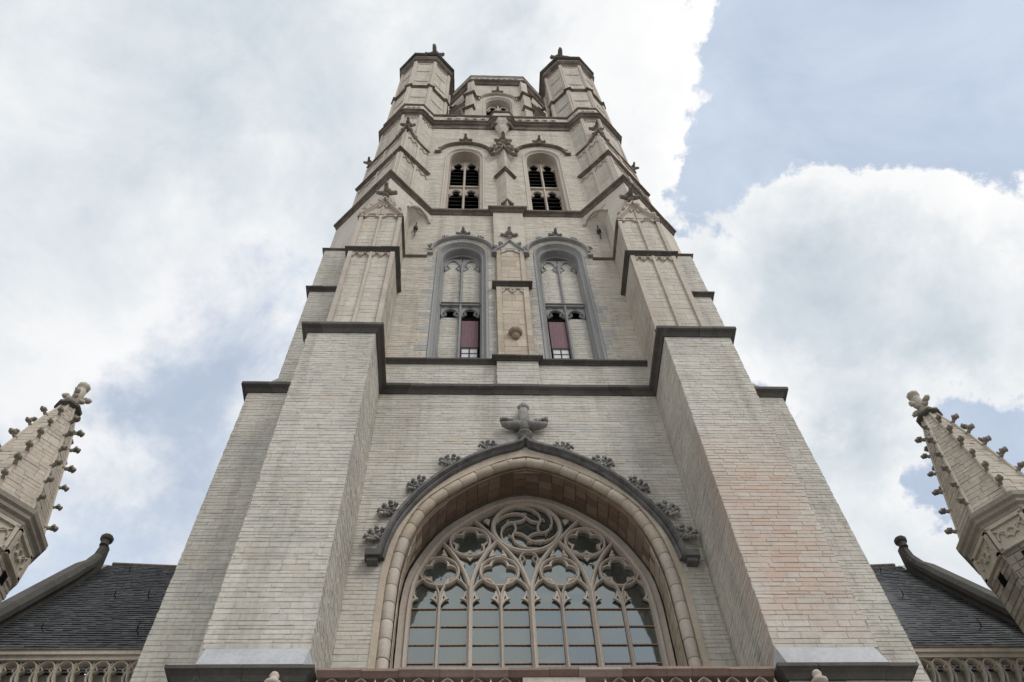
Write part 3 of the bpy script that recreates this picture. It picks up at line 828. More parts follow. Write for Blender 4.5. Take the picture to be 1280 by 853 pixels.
# ---- stage one: buttresses -------------------------------------------------------
SINGLE = {}
def side(sx):
    M = lambda: MB(sx)
    # front buttress
    b = M(); b.tint = .4
    b.box(6.0, 8.75, -2.70, 1.0, 0, 33.4)
    fb = b.build('buttress', 'mortar', tower)
    one = []
    s = M()
    stones(s, 6.0, 8.75, -2.70, 17.15, 33.2, .165, (.32, .8), None, 21+sx, single=one, cap=150)
    s.frame((6.0, .30), R(-90)); stones(s, 0.0, 3.0, 0, 15.5, 33.2, .165, (.32, .8), None, 31+sx)     # inner side
    s.frame((8.75, -2.70), R(90)); stones(s, 0.0, 3.0, 0, 15.5, 33.2, .165, (.5, 1.1), None, 41+sx)   # outer side
    s.frame()
    s.build('stonework', 'pale_stone', fb, kind='stuff')
    for q in one: q.build('stone', 'pale_stone', fb)
    # lead covered slope at its foot
    sl = M(); sl.tint = .5
    sl.add([(6.0, -2.76, 17.13), (8.60, -2.76, 17.13), (8.60, -3.12, 16.36), (6.0, -3.12, 16.36), (5.72, -2.5, 16.36), (8.9, -2.5, 16.36)],
           [(3, 2, 1, 0), (0, 4, 3), (1, 2, 5)])
    sl.build('weathering_slope', 'lead_sheet', fb)
    # lateral buttress, stepping in at the cornices
    b = M(); b.tint = .4
    b.box(8.6, 11.55, .30, 3.4, 0, 33.4)
    b.prism([(8.6, .4), (11.7, .4), (11.7, 3.4), (8.6, 3.4)], 33.4, 34.6, [(8.6, .4), (10.5, .4), (10.5, 3.4), (8.6, 3.4)])
    b.box(8.3, 10.52, .34, 3.4, 33.4, 47.8)
    lb = b.build('buttress', 'mortar', tower)
    s = M()
    stones(s, 8.75, 11.55, .30, 15.0, 33.2, .165, (.32, .8), None, 51+sx)
    stones(s, 8.4, 10.52, .34, 34.2, 42.6, .2, (.35, .9), None, 52+sx)
    stones(s, 8.4, 10.52, .34, 42.9, 47.6, .2, (.35, .9), None, 53+sx)
    s.frame((11.55, .30), R(90)); stones(s, 0, 3.1, 0, 15.0, 33.2, .2, (.5, 1.1), None, 54+sx)
    s.frame((10.52, .34), R(90)); stones(s, 0, 3.0, 0, 34.6, 47.6, .2, (.5, 1.1), None, 55+sx); s.frame()
    s.build('stonework', 'pale_stone', lb, kind='stuff')
    c = M(); c.tint = .5
    c.course([(10.52, 3.3), (10.52, .34), (8.35, .34)], SMALL, 42.95)
    c.build('string_course', 'dark_stone', lb)
    c = M(); c.tint = .5
    c.course([(10.55, 3.3), (10.55, .40), (8.0, .40)], THIN, 48.0)
    c.build('string_course', 'rust_stone', lb)
    # little gable with crockets running back up the lateral buttress
    gbl = M(); gbl.tint = .6
    gbl.add([(10.6, .6, 48), (10.6, 3.1, 48), (10.55, 1.85, 49.8), (9.6, .6, 48), (9.6, 3.1, 48), (9.6, 1.85, 49.8)],
            [(0, 1, 2), (0, 2, 5, 3), (1, 4, 5, 2)])
    for t in (0, .33, .66, 1): gbl.blob((10.45, .55+1.3*t, 48.15+1.7*t), (.2, .18, .22), None, .3)
    gbl.blob((10.45, 1.85, 50.2), (.2, .2, .3), None, .3)
    gbl.build('gable', 'carved_stone', lb)

    # ---- upper front buttress with blind panels
    b = M(); b.tint = .4
    b.prism([(6.1, -2.75), (8.6, -2.75), (8.6, 1), (6.1, 1)], 33.4, 35.6, [(6.1, -1.7), (8.5, -1.7), (8.5, 1), (6.1, 1)])
    b.box(6.1, 8.45, -1.66, 1, 33.4, 43.3)
    b.box(6.14, 8.42, -1.60, 1, 43.3, 48.6)
    ub = b.build('buttress', 'upper_stone', tower)
    s = M()
    stones(s, 6.32, 7.22, -1.66, 35.2, 42.45, .42, (.45, .95), None, 61+sx)
    stones(s, 7.36, 8.24, -1.66, 35.2, 42.45, .42, (.45, .95), None, 62+sx)
    stones(s, 6.34, 7.22, -1.60, 43.65, 48.2, .42, (.45, .95), None, 63+sx)
    stones(s, 7.36, 8.24, -1.60, 43.65, 48.2, .42, (.45, .95), None, 64+sx)
    s.frame((6.1, .7), R(-90)); stones(s, 0, 2.36, 0, 33.8, 43.2, .2, (.35, .8), None, 65+sx)
    s.frame((6.14, .7), R(-90)); stones(s, 0, 2.3, 0, 43.5, 47.8, .2, (.35, .8), None, 66+sx); s.frame()
    s.build('stonework', 'upper_stone', ub, kind='stuff')
    for x, w in ((6.21, .22), (7.29, .14), (8.36, .22)):
        pn = M(); zz = 34.9
        while zz < 43.1:
            h = min(rnd.uniform(.55, .95), 43.2-zz)
            pn.box(x-w/2, x+w/2, -1.80, -1.6, zz+.006, zz+h-.006); zz += h
        pn.build('panel_rib', 'carved_stone', ub); pn = M(); zz = 43.6
        while zz < 48.1:
            h = min(rnd.uniform(.55, .95), 48.3-zz)
            pn.box(x-w/2, x+w/2, -1.74, -1.55, zz+.006, zz+h-.006); zz += h
        pn.build('panel_rib', 'carved_stone', ub)
    th = M(); th.tint = .6
    for cx in (6.77, 7.80):
        for k in (-1, 1): trefoil_head(th, cx+k*.22, .21, 43.18, -1.80, .2, .07, .42)
        trefoil_head(th, cx, .44, 48.55, -1.74, .2, .08, .62)
    th.build('panel_head', 'carved_stone', ub, kind='stuff')
    c = M(); c.tint = .5
    c.course([(8.45, .9), (8.45, -1.68), (6.1, -1.68), (6.1, .7)], SMALL, 43.62)
    c.build('string_course', 'dark_stone', ub)
    c = M(); c.tint = .5
    c.course([(6.40, -1.62), (6.14, -1.62), (6.14, .70)], THIN, 48.0)
    c.build('string_course', 'rust_stone', ub); c = M(); c.tint = .5
    c.course([(8.42, .9), (8.42, -1.62), (8.18, -1.62)], THIN, 48.0)
    c.build('string_course', 'rust_stone', ub)
    # crocketed gable over the panels
    gb = M(); gb.tint = .55
    gb.slab([(6.16, 48.25), (8.42, 48.25), (7.29, 50.55)], -1.66, -1.3)
    for sg in (-1, 1):
        gb.bar([(7.29+sg*1.18, 48.2), (7.29+sg*.55, 49.35), (7.29, 50.75)], .16, -1.88, .5)
        gb.bar([(7.29+sg*.95, 48.45), (7.29+sg*.45, 49.35), (7.29, 50.3)], .06, -1.76, .2)
        for t in (.2, .5, .78):
            gb.blob((7.29+sg*(1.25*(1-t)), -1.82, 48.3+2.45*t), (.14, .15, .17), None, .35)
    trefoil_head(gb, 7.29, .26, 49.75, -1.76, .15, .07, .4)
    gb.bar([(7.29, 48.3), (7.29, 49.4)], .12, -1.78, .2)
    g2 = gb.build('gable', 'carved_stone', ub)
    fl = M(); fleuron(fl, (7.29, -1.78, 50.6), .85); fl.build('finial', 'weathered_carving', ub, True)

    # ---- diamond plan corner: lower tier
    def dia(b): return [(7.3, 1.9-b), (7.3+b, 1.9), (7.3, 1.9+b), (7.3-b, 1.9)]
    b = M(); b.tint = .45
    B = 3.62
    b.prism([(7.3, 1.9-B), (7.3+B, 1.9), (7.3, 1.9+B), (6.14, 1.9+B-1.16), (6.14, 1.9-B+1.16)], 47.6, 53.3)
    b.prism(dia(B), 53.3, 54.5)
    b.build('corner_pier', 'upper_stone', tower)
    # squinch under the overhanging corner
    q = M(); q.tint = .5
    A = Vector((6.14, 1.9-B+1.16, 0)); Bp = Vector((7.3-B+1.2, .70, 0))
    arcp = []
    for i in range(11):
        t = i/10; p = A+(Bp-A)*t
        arcp.append((p.x, p.y, 52.3+1.0*math.sin(PI*t)**.7+.5*t))
    apex = (6.14, .72, 52.2)
    q.add(arcp+[apex], [(i, i+1, 11) for i in range(10)])
    n45 = Vector((-1, -1, 0)).normalized()*.06
    q.tube([(p[0]+n45.x, p[1]+n45.y, p[2]) for p in arcp], .09, 6)
    face = arcp+[(Bp.x, Bp.y, 53.4), (A.x, A.y, 53.4)]
    q.add([(p[0], p[1], p[2]) for p in face], [tuple(range(len(face)))])
    q.build('squinch', 'upper_stone', tower)
    ir = M(); ir.box(5.60, 5.66, .52, .58, 50.6, 52.6); ir.lathe((5.63, .55), [(.05, 51.5), (.13, 51.6), (.13, 51.85), (.05, 51.95)], 8)
    ir.box(5.61, 5.65, .55, .75, 52.0, 52.06)
    ir.build('iron_lamp', 'iron', tower)
    # upper tiers of the diamond
    def dia2(b, cy=2.1): return [(7.3, cy-b), (7.3+b, cy), (7.3, cy+b), (7.3-b, cy)]
    def tier(z0, z1, b_, cy, name, seed):
        t = M(); t.tint = .45
        t.prism(dia2(b_, cy), z0, z1)
        o = t.build(name, 'mortar', tower)
        s = M(); L = b_*math.sqrt(2)
        # inner diagonal face (wall to tip) and outer diagonal face
        s.frame((7.3-b_, cy), R(-45)); stones(s, 0, L, 0, z0, z1, .22, (.35, .9), None, seed)
        s.frame((7.3, cy-b_), R(45)); stones(s, 0, L, 0, z0, z1, .22, (.35, .9), None, seed+1); s.frame()
        s.build('stonework', 'upper_stone', o, kind='stuff')
        rb = M(); rb.tint = .6
        # corner shafts, panel ribs and cusped heads under the string
        for fr_, a in (((7.3-b_, cy), R(-45)), ((7.3, cy-b_), R(45))):
            rb.frame(fr_, a)
            vis0 = 1.75 if a < 0 else 0.15
            vis1 = L-.15 if a < 0 else L-.15
            for u in (vis0, (vis0+vis1)/2, vis1):
                rb.box(u-.09, u+.09, -.10, .05, z0, z1-.3)
            for u in (vis0*.75+vis1*.25, vis0*.25+vis1*.75):
                hw = (vis1-vis0)/4-.10
                for k in (-1, 1): trefoil_head(rb, u+k*hw*.5, hw*.48, z1-.42, -.11, .16, .08, .5)
        rb.frame(); rb.build('panel_head', 'carved_stone', o, kind='stuff')
        return o
    o1 = tier(54.5, 61.6, 3.13, 2.1, 'corner_pier', 71+sx)
    o2 = tier(61.6, 66.6, 3.02, 2.2, 'corner_pier', 75+sx)
    c = M(); c.tint = .5
    c.course([(7.3+3.13+.05, 2.1), (7.3, 2.1-3.13-.05), (7.3-1.9, 2.1-3.13+1.9-.05)], SMALL, 61.75)
    c.build('string_course', 'rust_stone', o1)
    # ogee label that ends the diamond below the octagon
    c = M(); c.tint = .5
    tipy = 2.2-3.02
    def og(u):   # height of the ogee along the diagonal face from the tip
        return 66.6+1.5*max(0, 1-u/1.5)**1.6
    for sg in (-1, 1):
        path = []
        for i in range(9):
            u = 3.2*i/8*(1.0 if sg < 0 else 1.33)
            k = u/math.sqrt(2)
            path.append((7.3+sg*k, tipy+k-.1, og(u)))
        if sg < 0: path.append((5.1, .70, 66.6)); path.append((4.75, .70, 66.6))
        c.tube(path, .13, 6)
    c.build('string_course', 'rust_stone', o2)
    f = M(); fleuron(f, (7.3, tipy+.15, 68.0), .8)
    for sg in (-1, 1):
        for u in (.45, .95):
            k = u/math.sqrt(2); kb = M(); kb.blob((7.3+sg*k, tipy+k-.15, og(u)+.18), (.16, .16, .18), None, .3); kb.build('crocket', 'weathered_carving', o2, True)
    f.build('finial', 'weathered_carving', o2, True)
    g = M()
    fleuron(g, (10.25, 1.9, 66.7), .6)
    g.build('finial', 'weathered_carving', o2, True)
    # octagon above
    CX, CY = 7.28, 2.25
    def octo(a, b_): 
        k = b_-a
        return [(CX-k, CY-a), (CX+k, CY-a), (CX+a, CY-k), (CX+a, CY+k), (CX+k, CY+a), (CX-k, CY+a), (CX-a, CY+k), (CX-a, CY-k)]
    t = M(); t.tint = .5
    t.prism(octo(2.42, 3.12), 66.0, 73.2)
    oc = t.build('turret_base', 'mortar', tower)
    s = M()
    k = .70; dg = 2.42-.70
    s.frame((CX-k, CY-2.42)); stones(s, 0, 2*k, 0, 66.6, 72.9, .22, (.35, .8), None, 81+sx)
    s.frame((CX-2.42, CY-k), R(-45)); stones(s, 0, dg*math.sqrt(2), 0, 66.6, 72.9, .22, (.35, .8), None, 82+sx)
    s.frame((CX+k, CY-2.42), R(45)); stones(s, 0, dg*math.sqrt(2), 0, 66.6, 72.9, .22, (.35, .8), None, 83+sx); s.frame()
    s.build('stonework', 'upper_stone', oc, kind='stuff')
    rb = M(); rb.tint = .6
    for fr_, a, L in (((CX-k, CY-2.42), 0, 2*k), ((CX-2.42, CY-k), R(-45), dg*math.sqrt(2)), ((CX+k, CY-2.42), R(45), dg*math.sqrt(2))):
        rb.frame(fr_, a)
        for u in (.0, L): rb.box(u-.11, u+.11, -.09, .05, 67, 72.9)
        for q in (.25, .5, .75): trefoil_head(rb, .1+(L-.2)*q, (L-.3)/9, 72.6, -.10, .16, .07, .45)
    rb.frame(); rb.build('panel_head', 'carved_stone', oc, kind='stuff')

    # ---- turret proper
    TX, TY = 7.24, 2.35
    t = M(); t.tint = .5
    t.lathe((TX, TY), [(2.30, 73), (2.30, 92.6)], 8)
    tt = t.build('turret', 'mortar', tower)
    s = M(); rb = M(); rb.tint = .6
    F_ = 2.30; hs = F_*math.tan(PI/8)
    for kf in range(8):
        a = kf*PI/4
        # face whose outward normal is rotated by a from -Y
        n = (math.sin(a), -math.cos(a)); u = (math.cos(a), math.sin(a))
        if n[1] > .75: continue
        o_ = (TX+n[0]*F_-u[0]*hs, TY+n[1]*F_-u[1]*hs)
        s.frame(o_, a); stones(s, .16, 2*hs-.16, 0, 75.9, 82.3, .3, (.35, .9), None, 90+kf+sx*20)
        stones(s, .16, 2*hs-.16, 0, 82.9, 92.0, .3, (.35, .9), None, 190+kf+sx*20)
        rb.frame(o_, a)
        for u0 in (.0, 2*hs): 
            rb.box(u0-.17, u0+.17, -.13, .1, 75.6, 82.3); rb.box(u0-.15, u0+.15, -.11, .1, 82.8, 92.2)
        for zt in (79.4, 84.9, 88.6, 91.6):
            rb.box(.3, 2*hs-.3, -.06, .05, zt, zt+.14)
            for q in (.32, .5, .68): trefoil_head(rb, 2*hs*q, .13, zt, -.08, .14, .06, .3)
    s.frame(); rb.frame()
    s.build('stonework', 'upper_stone', tt, kind='stuff')
    rb.build('panel_ribs', 'carved_stone', tt, kind='stuff')
    def reg(r):
        k_ = 1/math.cos(PI/8)
        return [(TX+r*k_*math.cos(-PI/8-kk*PI/4), TY+r*k_*math.sin(-PI/8-kk*PI/4)) for kk in range(8)]
    def pil(r, out, w):
        """octagon plan with a small salient at each corner"""
        pts = []
        P = reg(r); 
        for i in range(8):
            p, a_, b_ = Vector(P[i]), Vector(P[i-1]), Vector(P[(i+1) % 8])
            da, db = (a_-p).normalized(), (b_-p).normalized()
            o = -(da+db).normalized()*out
            pts += [tuple(p+da*(w+.02)), tuple(p+da*w+o), tuple(p+db*w+o), tuple(p+db*(w+.02))]
        return pts
    c = M(); c.tint = .5
    c.course(pil(2.30, .14, .17), SMALL, 82.72, True)
    c.build('string_course', 'rust_stone', tt)
    c = M(); c.tint = .4
    c.course(reg(2.34), [(-.1, -.9), (.03, -.85), (.1, -.55), (.28, -.35), (.30, -.12), (.36, -.06), (.36, .06), (-.1, .1)], 92.9, True)
    c.build('cornice', 'rust_stone', tt)
    c = M(); c.tint = .4
    c.course(reg(2.42), [(-.15, -1.2), (.06, -1.2), (.06, -.14), (.10, .0), (-.15, .05)], 94.2, True)
    c.build('parapet', 'upper_stone', tt)
    c = M(); c.tint = .2
    c.course(reg(2.44), [(-.1, -.14), (.26, -.10), (.36, .0), (.38, .10), (.2, .22), (-.15, .22)], 94.24, True)
    c.build('coping', 'dark_stone', tt)
    c = M(); c.lathe((TX, TY), [(2.3, 93.9), (1.2, 95.2), (.1, 96.2)], 8, tint=.3); c.build('roof', 'lead_sheet', tt)
    f = M(); fleuron(f, (TX-.72, TY-2.35, 94.3), 1.35); f.build('finial', 'weathered_carving', tt, True)
    # flying strut from turret to lantern
    st = M(); st.tint = .4
    path = []
    for i in range(9):
        t_ = i/8
        path.append((5.9-1.5*t_, 4.2+1.6*t_, 84.3+3.2*t_-1.1*math.sin(PI*t_)))
    st.tube(path, .45, 6)
    st.build('flying_buttress', 'rough_stone', tt)
    return fb

for sx in (-1, 1):
    b_ = side(sx)
    if sx > 0: b_['label'] = 'right hand front buttress, patched with rosy stone'

# ---- big string course round stage one
st1 = [(11.55, 3.3), (11.55, .30), (8.75, .30), (8.75, -2.70), (6.0, -2.70), (6.0, .30)]
path = st1+[(-x, y) for x, y in reversed(st1)]
c = MB(); c.tint = .3
c.course(path, CORNICE, 33.65)
c.build('string_course', 'dark_stone', tower)
# flat lead washes on the set-backs
for sg in (-1, 1):
    w = MB(); w.tint = .5
    w.box(min(sg*8.6, sg*10.45), max(sg*8.6, sg*10.45), .4, 3.3, 33.55, 33.9)
    w.build('ledge', 'lead_sheet', tower)

# ---- stage two: sill wall and blue stone windows ----------------------------------
body = MB(); body.tint = .4
body.box(-8.7, 8.7, 4.2, 17, 0, 73.5)
body.build('tower_core', 'mortar', tower)
body = MB(); body.tint = .4
body.box(-6.1, 6.1, .52, 1.0, 33.4, 36.1)
body.build('sill_wall', 'mortar', tower)
s = MB()
stones(s, -6.1, 6.1, .52, 33.75, 35.9, .2, (.35, .9), lambda a, b: [(-.9, 1.0)], 101)
stones(s, -.9, 1.0, .30, 33.75, 35.8, .26, (.5, 1.1), None, 102)
pp = MB(); pp.tint = .5; pp.box(-.9, 1.0, .30, .9, 33.4, 36.0)
ped = pp.build('pier_pedestal', 'mortar', tower)
s.build('stonework', 'pale_stone', ped, kind='stuff')
c = MB(); c.tint = .5
c.course([(6.1, .52), (1.0, .52), (1.0, .30), (-.9, .30), (-.9, .52), (-6.1, .52)], SMALL, 36.24)
c.build('string_course', 'dark_stone', tower)

def win_outline(cx, hw, zb, zs, za, n=10, sq=.62):
    """jambs and a depressed, faintly pointed arch"""
    L = [(cx-hw, zb), (cx-hw, (zb*2+zs)/3), (cx-hw, (zb+2*zs)/3)]
    for i in range(n+1):
        t = PI/2*i/n
        x = hw*math.cos(t)
        z = (za-zs)*(math.sin(t)**.92*.97+.03*(i/n)**6)
        L.append((cx-x, zs+z))
    return L+[(2*cx-x, z) for x, z in reversed(L[:-1])]

WC = ((-2.72, -1), (2.88, 1))
wl = MB(); wl.tint = .4
def split_wall(mb, y, z0, z1, outs, xL, xR):
    edges = [xL]+[(outs[i][-1][0]+outs[i+1][0][0])/2 for i in range(len(outs)-1)]+[xR]
    for i, o in enumerate(outs): arch_wall(mb, edges[i], edges[i+1], y, z0, z1, o)
couts = [win_outline(cx, 1.46, 36.0, 48.35, 50.25) for cx, _ in WC]
split_wall(wl, .72, 33.4, 54.6, couts, -6.2, 6.2)
wall2 = wl.build('wall', 'mortar', tower)
def clip_arches(specs):
    def f(z0, z1):
        r = []
        for cx, hw, zb, zs, za in specs:
            zm = (z0+z1)/2
            if zm < zb or zm > za: continue
            if zm <= zs: w_ = hw
            else: w_ = hw*math.sqrt(max(0, 1-((zm-zs)/(za-zs))**2))
            r.append((cx-w_, cx+w_))
        return r
    return f
s = MB()
cl1 = clip_arches([(cx, 1.50, 36, 48.35, 50.3) for cx, _ in WC])
stones(s, -6.1, 6.1, .72, 36.2, 54.2, .2, (.35, .9), lambda a, b: cl1(a, b)+[(-.85, .95)], 103)
s.build('stonework', 'upper_stone', wall2, kind='stuff')
# blue quoins beside the frames
qn = MB()
for cx, _ in WC:
    z = 36.3
    while z < 48.2:
        h = rnd.uniform(.3, .5)
        for sg in (-1, 1):
            if rnd.random() < .6:
                w_ = rnd.choice((.18, .3, .42, .6))
                x0, x1 = sorted((cx+sg*1.5, cx+sg*(1.5+w_)))
                if x0 < -.95 and x1 > -.95: x1 = -.95
                if x1 > 1.0 and x0 < 1.0: x0 = 1.0
                if x1-x0 > .05: qn.box(x0, x1, .696, .8, z+.01, z+h-.01)
        z += h
qn.build('quoins', 'quoin_stone', wall2, kind='stuff')

def light_tracery(b, cx, hw, zs, rise, y, w, d=.16, cusp=True):
    b.bar(pointed(cx, hw, zs, rise, 7), w, y, d)
    if cusp:
        for sg in (-1, 1):
            b.bar([(cx+sg*hw*.80, zs+rise*.55), (cx+sg*hw*.42, zs+rise*.22)], w*.8, y+.02, d*.8)
            b.bar([(cx+sg*hw*1.0, zs-.12), (cx+sg*hw*.42, zs+rise*.22)], w*.8, y+.02, d*.8)

def blue_window(cx, sg):
    f = MB(); f.tint = .5
    o = win_outline
    rings = [(o(cx, 1.48, 36.1, 48.35, 50.27), .70), (o(cx, 1.44, 36.1, 48.35, 50.20), .66), (o(cx, 1.36, 36.1, 48.3, 50.05), .67), (o(cx, 1.30, 36.1, 48.3, 49.95), .80),
             (o(cx, 1.24, 36.1, 48.25, 49.86), .90), (o(cx, 1.16, 36.1, 48.2, 49.72), .86), (o(cx, 1.12, 36.1, 48.15, 49.64), .92), (o(cx, 1.10, 36.1, 48.1, 49.58), 1.30), (o(cx, 1.06, 36.1, 48.0, 49.5), 1.36), (o(cx, 1.05, 36.1, 48, 49.5), 1.75)]
    f.loft([[(x, y, z) for x, z in r] for r, y in rings], False)
    win = f.build('traceried_window', 'blue_stone', tower)
    h = MB(); h.tint = .45
    h.bar([(x, z) for x, z in o(cx, 1.80, 48.45, 48.6, 50.62)[3:-3]], .16, .46, .3, nose=.5)
    for k in (-1, 1):
        h.box(cx+k*1.86-.16, cx+k*1.86+.16, .5, .74, 48.2, 48.42)
    h.build('hood_mould', 'blue_stone', win)
    for dx, z, s_ in ((-1.75, 49.05, .38), (1.75, 49.05, .38), (-.98, 50.32, .36), (.98, 50.32, .36)):
        k = link('crocket', rnd.choice(cms), win); k.location = (cx+dx, .64, z); k.scale = (s_*1.5,)*3; k.rotation_euler = (0, R(22)*dx, 0)
    fl = MB(); fleuron(fl, (cx, .60, 50.55), .58); fl.build('finial', 'grey_carving', win, True)
    y = 1.34
    m_ = MB(); m_.tint = .6
    m_.bar([(cx, 36.1), (cx, 48.4)], .15, y-.10, .3); m_.build('mullion', 'blue_stone', win)
    t = MB(); t.tint = .6
    t.box(cx-1.06, cx+1.06, y-.08, y+.2, 43.20, 43.36); t.box(cx-1.06, cx+1.06, y-.16, y+.1, 43.36, 43.42)
    t.build('transom', 'blue_stone', win)
    for k in (-1, 1):
        lc = cx+k*.53
        t = MB(); t.tint = .6
        light_tracery(t, lc, .46, 47.65, 1.28, y, .10)
        t.slab([(lc-.5, 49.1), (lc-.5, 48.0), (lc-.36, 48.55), (lc, 48.98), (lc, 49.1)], y+.05, y+.2)
        t.slab([(lc+.5, 49.1), (lc, 49.1), (lc, 48.98), (lc+.36, 48.55), (lc+.5, 48.0)], y+.05, y+.2)
        t.build('light_head', 'blue_stone', win)
        t = MB(); t.tint = .55
        light_tracery(t, lc, .46, 42.25, .72, y, .10)
        t.slab([(lc-.5, 43.2), (lc-.5, 42.4), (lc-.40, 42.7), (lc-.1, 43.0), (lc-.1, 43.2)], y+.06, y+.2)
        t.slab([(lc+.5, 43.2), (lc+.1, 43.2), (lc+.1, 43.0), (lc+.40, 42.7), (lc+.5, 42.4)], y+.06, y+.2)
        t.build('light_head', 'blue_stone', win)
        # blocked with masonry, recessed; one lower light keeps a red shutter
        yb = 1.45
        bk = MB(); bk.tint = .4
        bk.box(lc-.52, lc+.52, yb, yb+.2, 43.4, 49.0)
        ib = bk.build('infill', 'mortar', win)
        ss = MB(); stones(ss, lc-.47, lc+.47, yb, 43.4, 48.7, .2, (.3, .6), None, int(cx*10+k*3)+200)
        ss.build('stonework', 'pale_stone', ib, kind='stuff')
        if k == -sg:
            sh = MB()
            sh.box(lc-.44, lc+.44, yb+.06, yb+.10, 39.2, 41.9, .5)
            so_ = sh.build('shutter', 'red_paint', win)
            for q in range(5):
                pl = MB(); pl.box(lc-.43+q*.172, lc-.43+q*.172+.166, yb+.035, yb+.06, 39.2, 41.85); pl.build('plank', 'red_paint', so_)
            dk = MB(); dk.box(lc-.5, lc+.5, yb+.25, yb+.3, 36.1, 43.2); dk.build('dark_opening', 'void', win); dk = MB(); dk.box(lc-.46, lc+.46, yb+.0, yb+.06, 41.9, 42.06); dk.build('dark_gap', 'void', win)  # thin black strip: shade of the gap over the shutter, put in as colour
            pf = MB()
            pf.box(lc-.44, lc+.44, yb+.05, yb+.09, 39.05, 39.2); pf.box(lc-.44, lc+.44, yb+.05, yb+.09, 38.16, 38.26)
            pf.box(lc-.03, lc+.03, yb+.05, yb+.09, 38.2, 39.1); pf.box(lc-.44, lc+.44, yb+.05, yb+.09, 38.60, 38.66)
            for e in (-.42, .38): pf.box(lc+e, lc+e+.04, yb+.05, yb+.09, 38.2, 39.1)
            fo = pf.build('casement', 'iron', win)
            for qx in (-.21, .205):
                for z0, z1 in ((38.26, 38.60), (38.66, 39.05)):
                    pn = MB(); pn.box(lc+qx-.17, lc+qx+.17, yb+.07, yb+.085, z0, z1); pn.build('pane', 'white_paint', fo)
            rl = MB(); rl.box(lc-.44, lc+.44, yb, yb+.1, 37.85, 38.05); rl.build('sill', 'red_paint', win)
        else:
            bk = MB(); bk.tint = .4
            bk.box(lc-.52, lc+.52, yb+.05, yb+.2, 36.1, 42.2)
            ib = bk.build('infill', 'mortar', win)
            ss = MB(); stones(ss, lc-.47, lc+.47, yb+.05, 36.2, 42.15, .2, (.3, .6), None, int(cx*10+k*3)+300)
            ss.build('stonework', 'pale_stone', ib, kind='stuff')
            dk = MB(); dk.box(lc-.5, lc+.5, yb+.3, yb+.34, 36.1, 43.2); dk.build('dark_opening', 'void', win)
for cx, sg in WC: blue_window(cx, sg)

# central pier of stage two
PC = .05
p = MB(); p.tint = .55
p.box(PC-.86, PC+.86, .50, 1, 36.0, 44.1)
p.box(PC-.80, PC+.80, .54, 1, 44.1, 49)
p.box(PC-.92, PC+.95, .47, 1, 48.6, 54.6)
pier = p.build('pier', 'upper_stone', tower)
s = MB()
stones(s, PC-.56, PC+.56, .50, 36.3, 43.3, .5, (.6, 1.2), None, 110)
stones(s, PC-.54, PC+.54, .54, 44.4, 48.3, .5, (.6, 1.2), None, 111)
s2 = MB(); stones(s2, PC-.92, PC+.95, .47, 50.5, 54.2, .6, (.8, 1.4), None, 112, round_=.008, proud=.008)
s.build('stonework', 'warm_stone', pier, kind='stuff'); s2.build('stonework', 'upper_stone', pier, kind='stuff')
for x in (-.72, .72):
    rb = MB(); z = 36.3
    while z < 43.6:
        h = min(rnd.uniform(.5, .9), 43.7-z); rb.box(PC+x-.14, PC+x+.14, .40, .6, z+.006, z+h-.006); z += h
    rb.build('panel_rib', 'warm_stone', pier); rb = MB(); z = 44.3
    while z < 48.4:
        h = min(rnd.uniform(.5, .9), 48.5-z); rb.box(PC+x*.93-.11, PC+x*.93+.11, .45, .6, z+.006, z+h-.006); z += h
    rb.build('panel_rib', 'warm_stone', pier)
th = MB(); th.tint = .5
for k in (-1, 1): trefoil_head(th, PC+k*.29, .28, 43.68, .40, .16, .08, .55)
trefoil_head(th, PC, .52, 48.9, .44, .16, .09, .75)
th.build('panel_head', 'carved_stone', pier, kind='stuff')
c = MB(); c.tint = .4
c.course([(PC+.86, .9), (PC+.86, .46), (PC-.86, .46), (PC-.86, .9)], SMALL, 44.15); c.build('string_course', 'dark_stone', pier)
g = MB(); g.tint = .5
g.slab([(PC-.8, 48.5), (PC+.8, 48.5), (PC, 49.7)], .50, .8)
for sg in (-1, 1):
    g.bar([(PC+sg*.95, 48.3), (PC+sg*.85, 48.42), (PC+sg*.4, 49.05), (PC, 49.85)], .16, .34, .35, nose=.5)
    g.box(PC+sg*.92-.14, PC+sg*.92+.14, .36, .7, 48.1, 48.32)
    for t in (.12, .5): g.blob((PC+sg*.9*(1-t)+sg*.08, .38, 48.55+1.3*t), (.15, .14, .16), None, .35)
g.build('gable', 'blue_stone', pier)
f = MB(); fleuron(f, (PC, .40, 49.8), .72); f.build('finial', 'grey_carving', pier, True)
cb = MB(); cb.tint = .4
cb.lathe((PC, .46), [(.04, 38.25), (.13, 38.30), (.19, 38.45), (.20, 38.62), (.30, 38.70), (.34, 38.80), (.34, 38.92), (.28, 38.96)], 8)
cb.build('corbel', 'brown_stone', pier)
# S4 string on the wall beside the hoods
c = MB(); c.tint = .5
c.course([(6.14, .72), (4.85, .72)], THIN, 48.0); c.build('string_course', 'rust_stone', wall2); c = MB(); c.tint = .5; c.course([(-4.75, .72), (-6.14, .72)], THIN, 48.0)
c.build('string_course', 'rust_stone', wall2)

# ---- string below the belfry, round the diamonds
B1 = 3.62
half = [(7.3+B1, 1.9), (7.3, 1.9-B1), (7.3-(B1-1.2)+.02, .72)]
wall_bits = [(1.0, .72), (1.0, .45), (-.90, .45), (-.90, .72)]
path = half+wall_bits+[(-x, y) for x, y in reversed(half)]
c = MB(); c.tint = .5
c.course(path, CORNICE, 54.68)
c.build('string_course', 'rust_stone', tower)

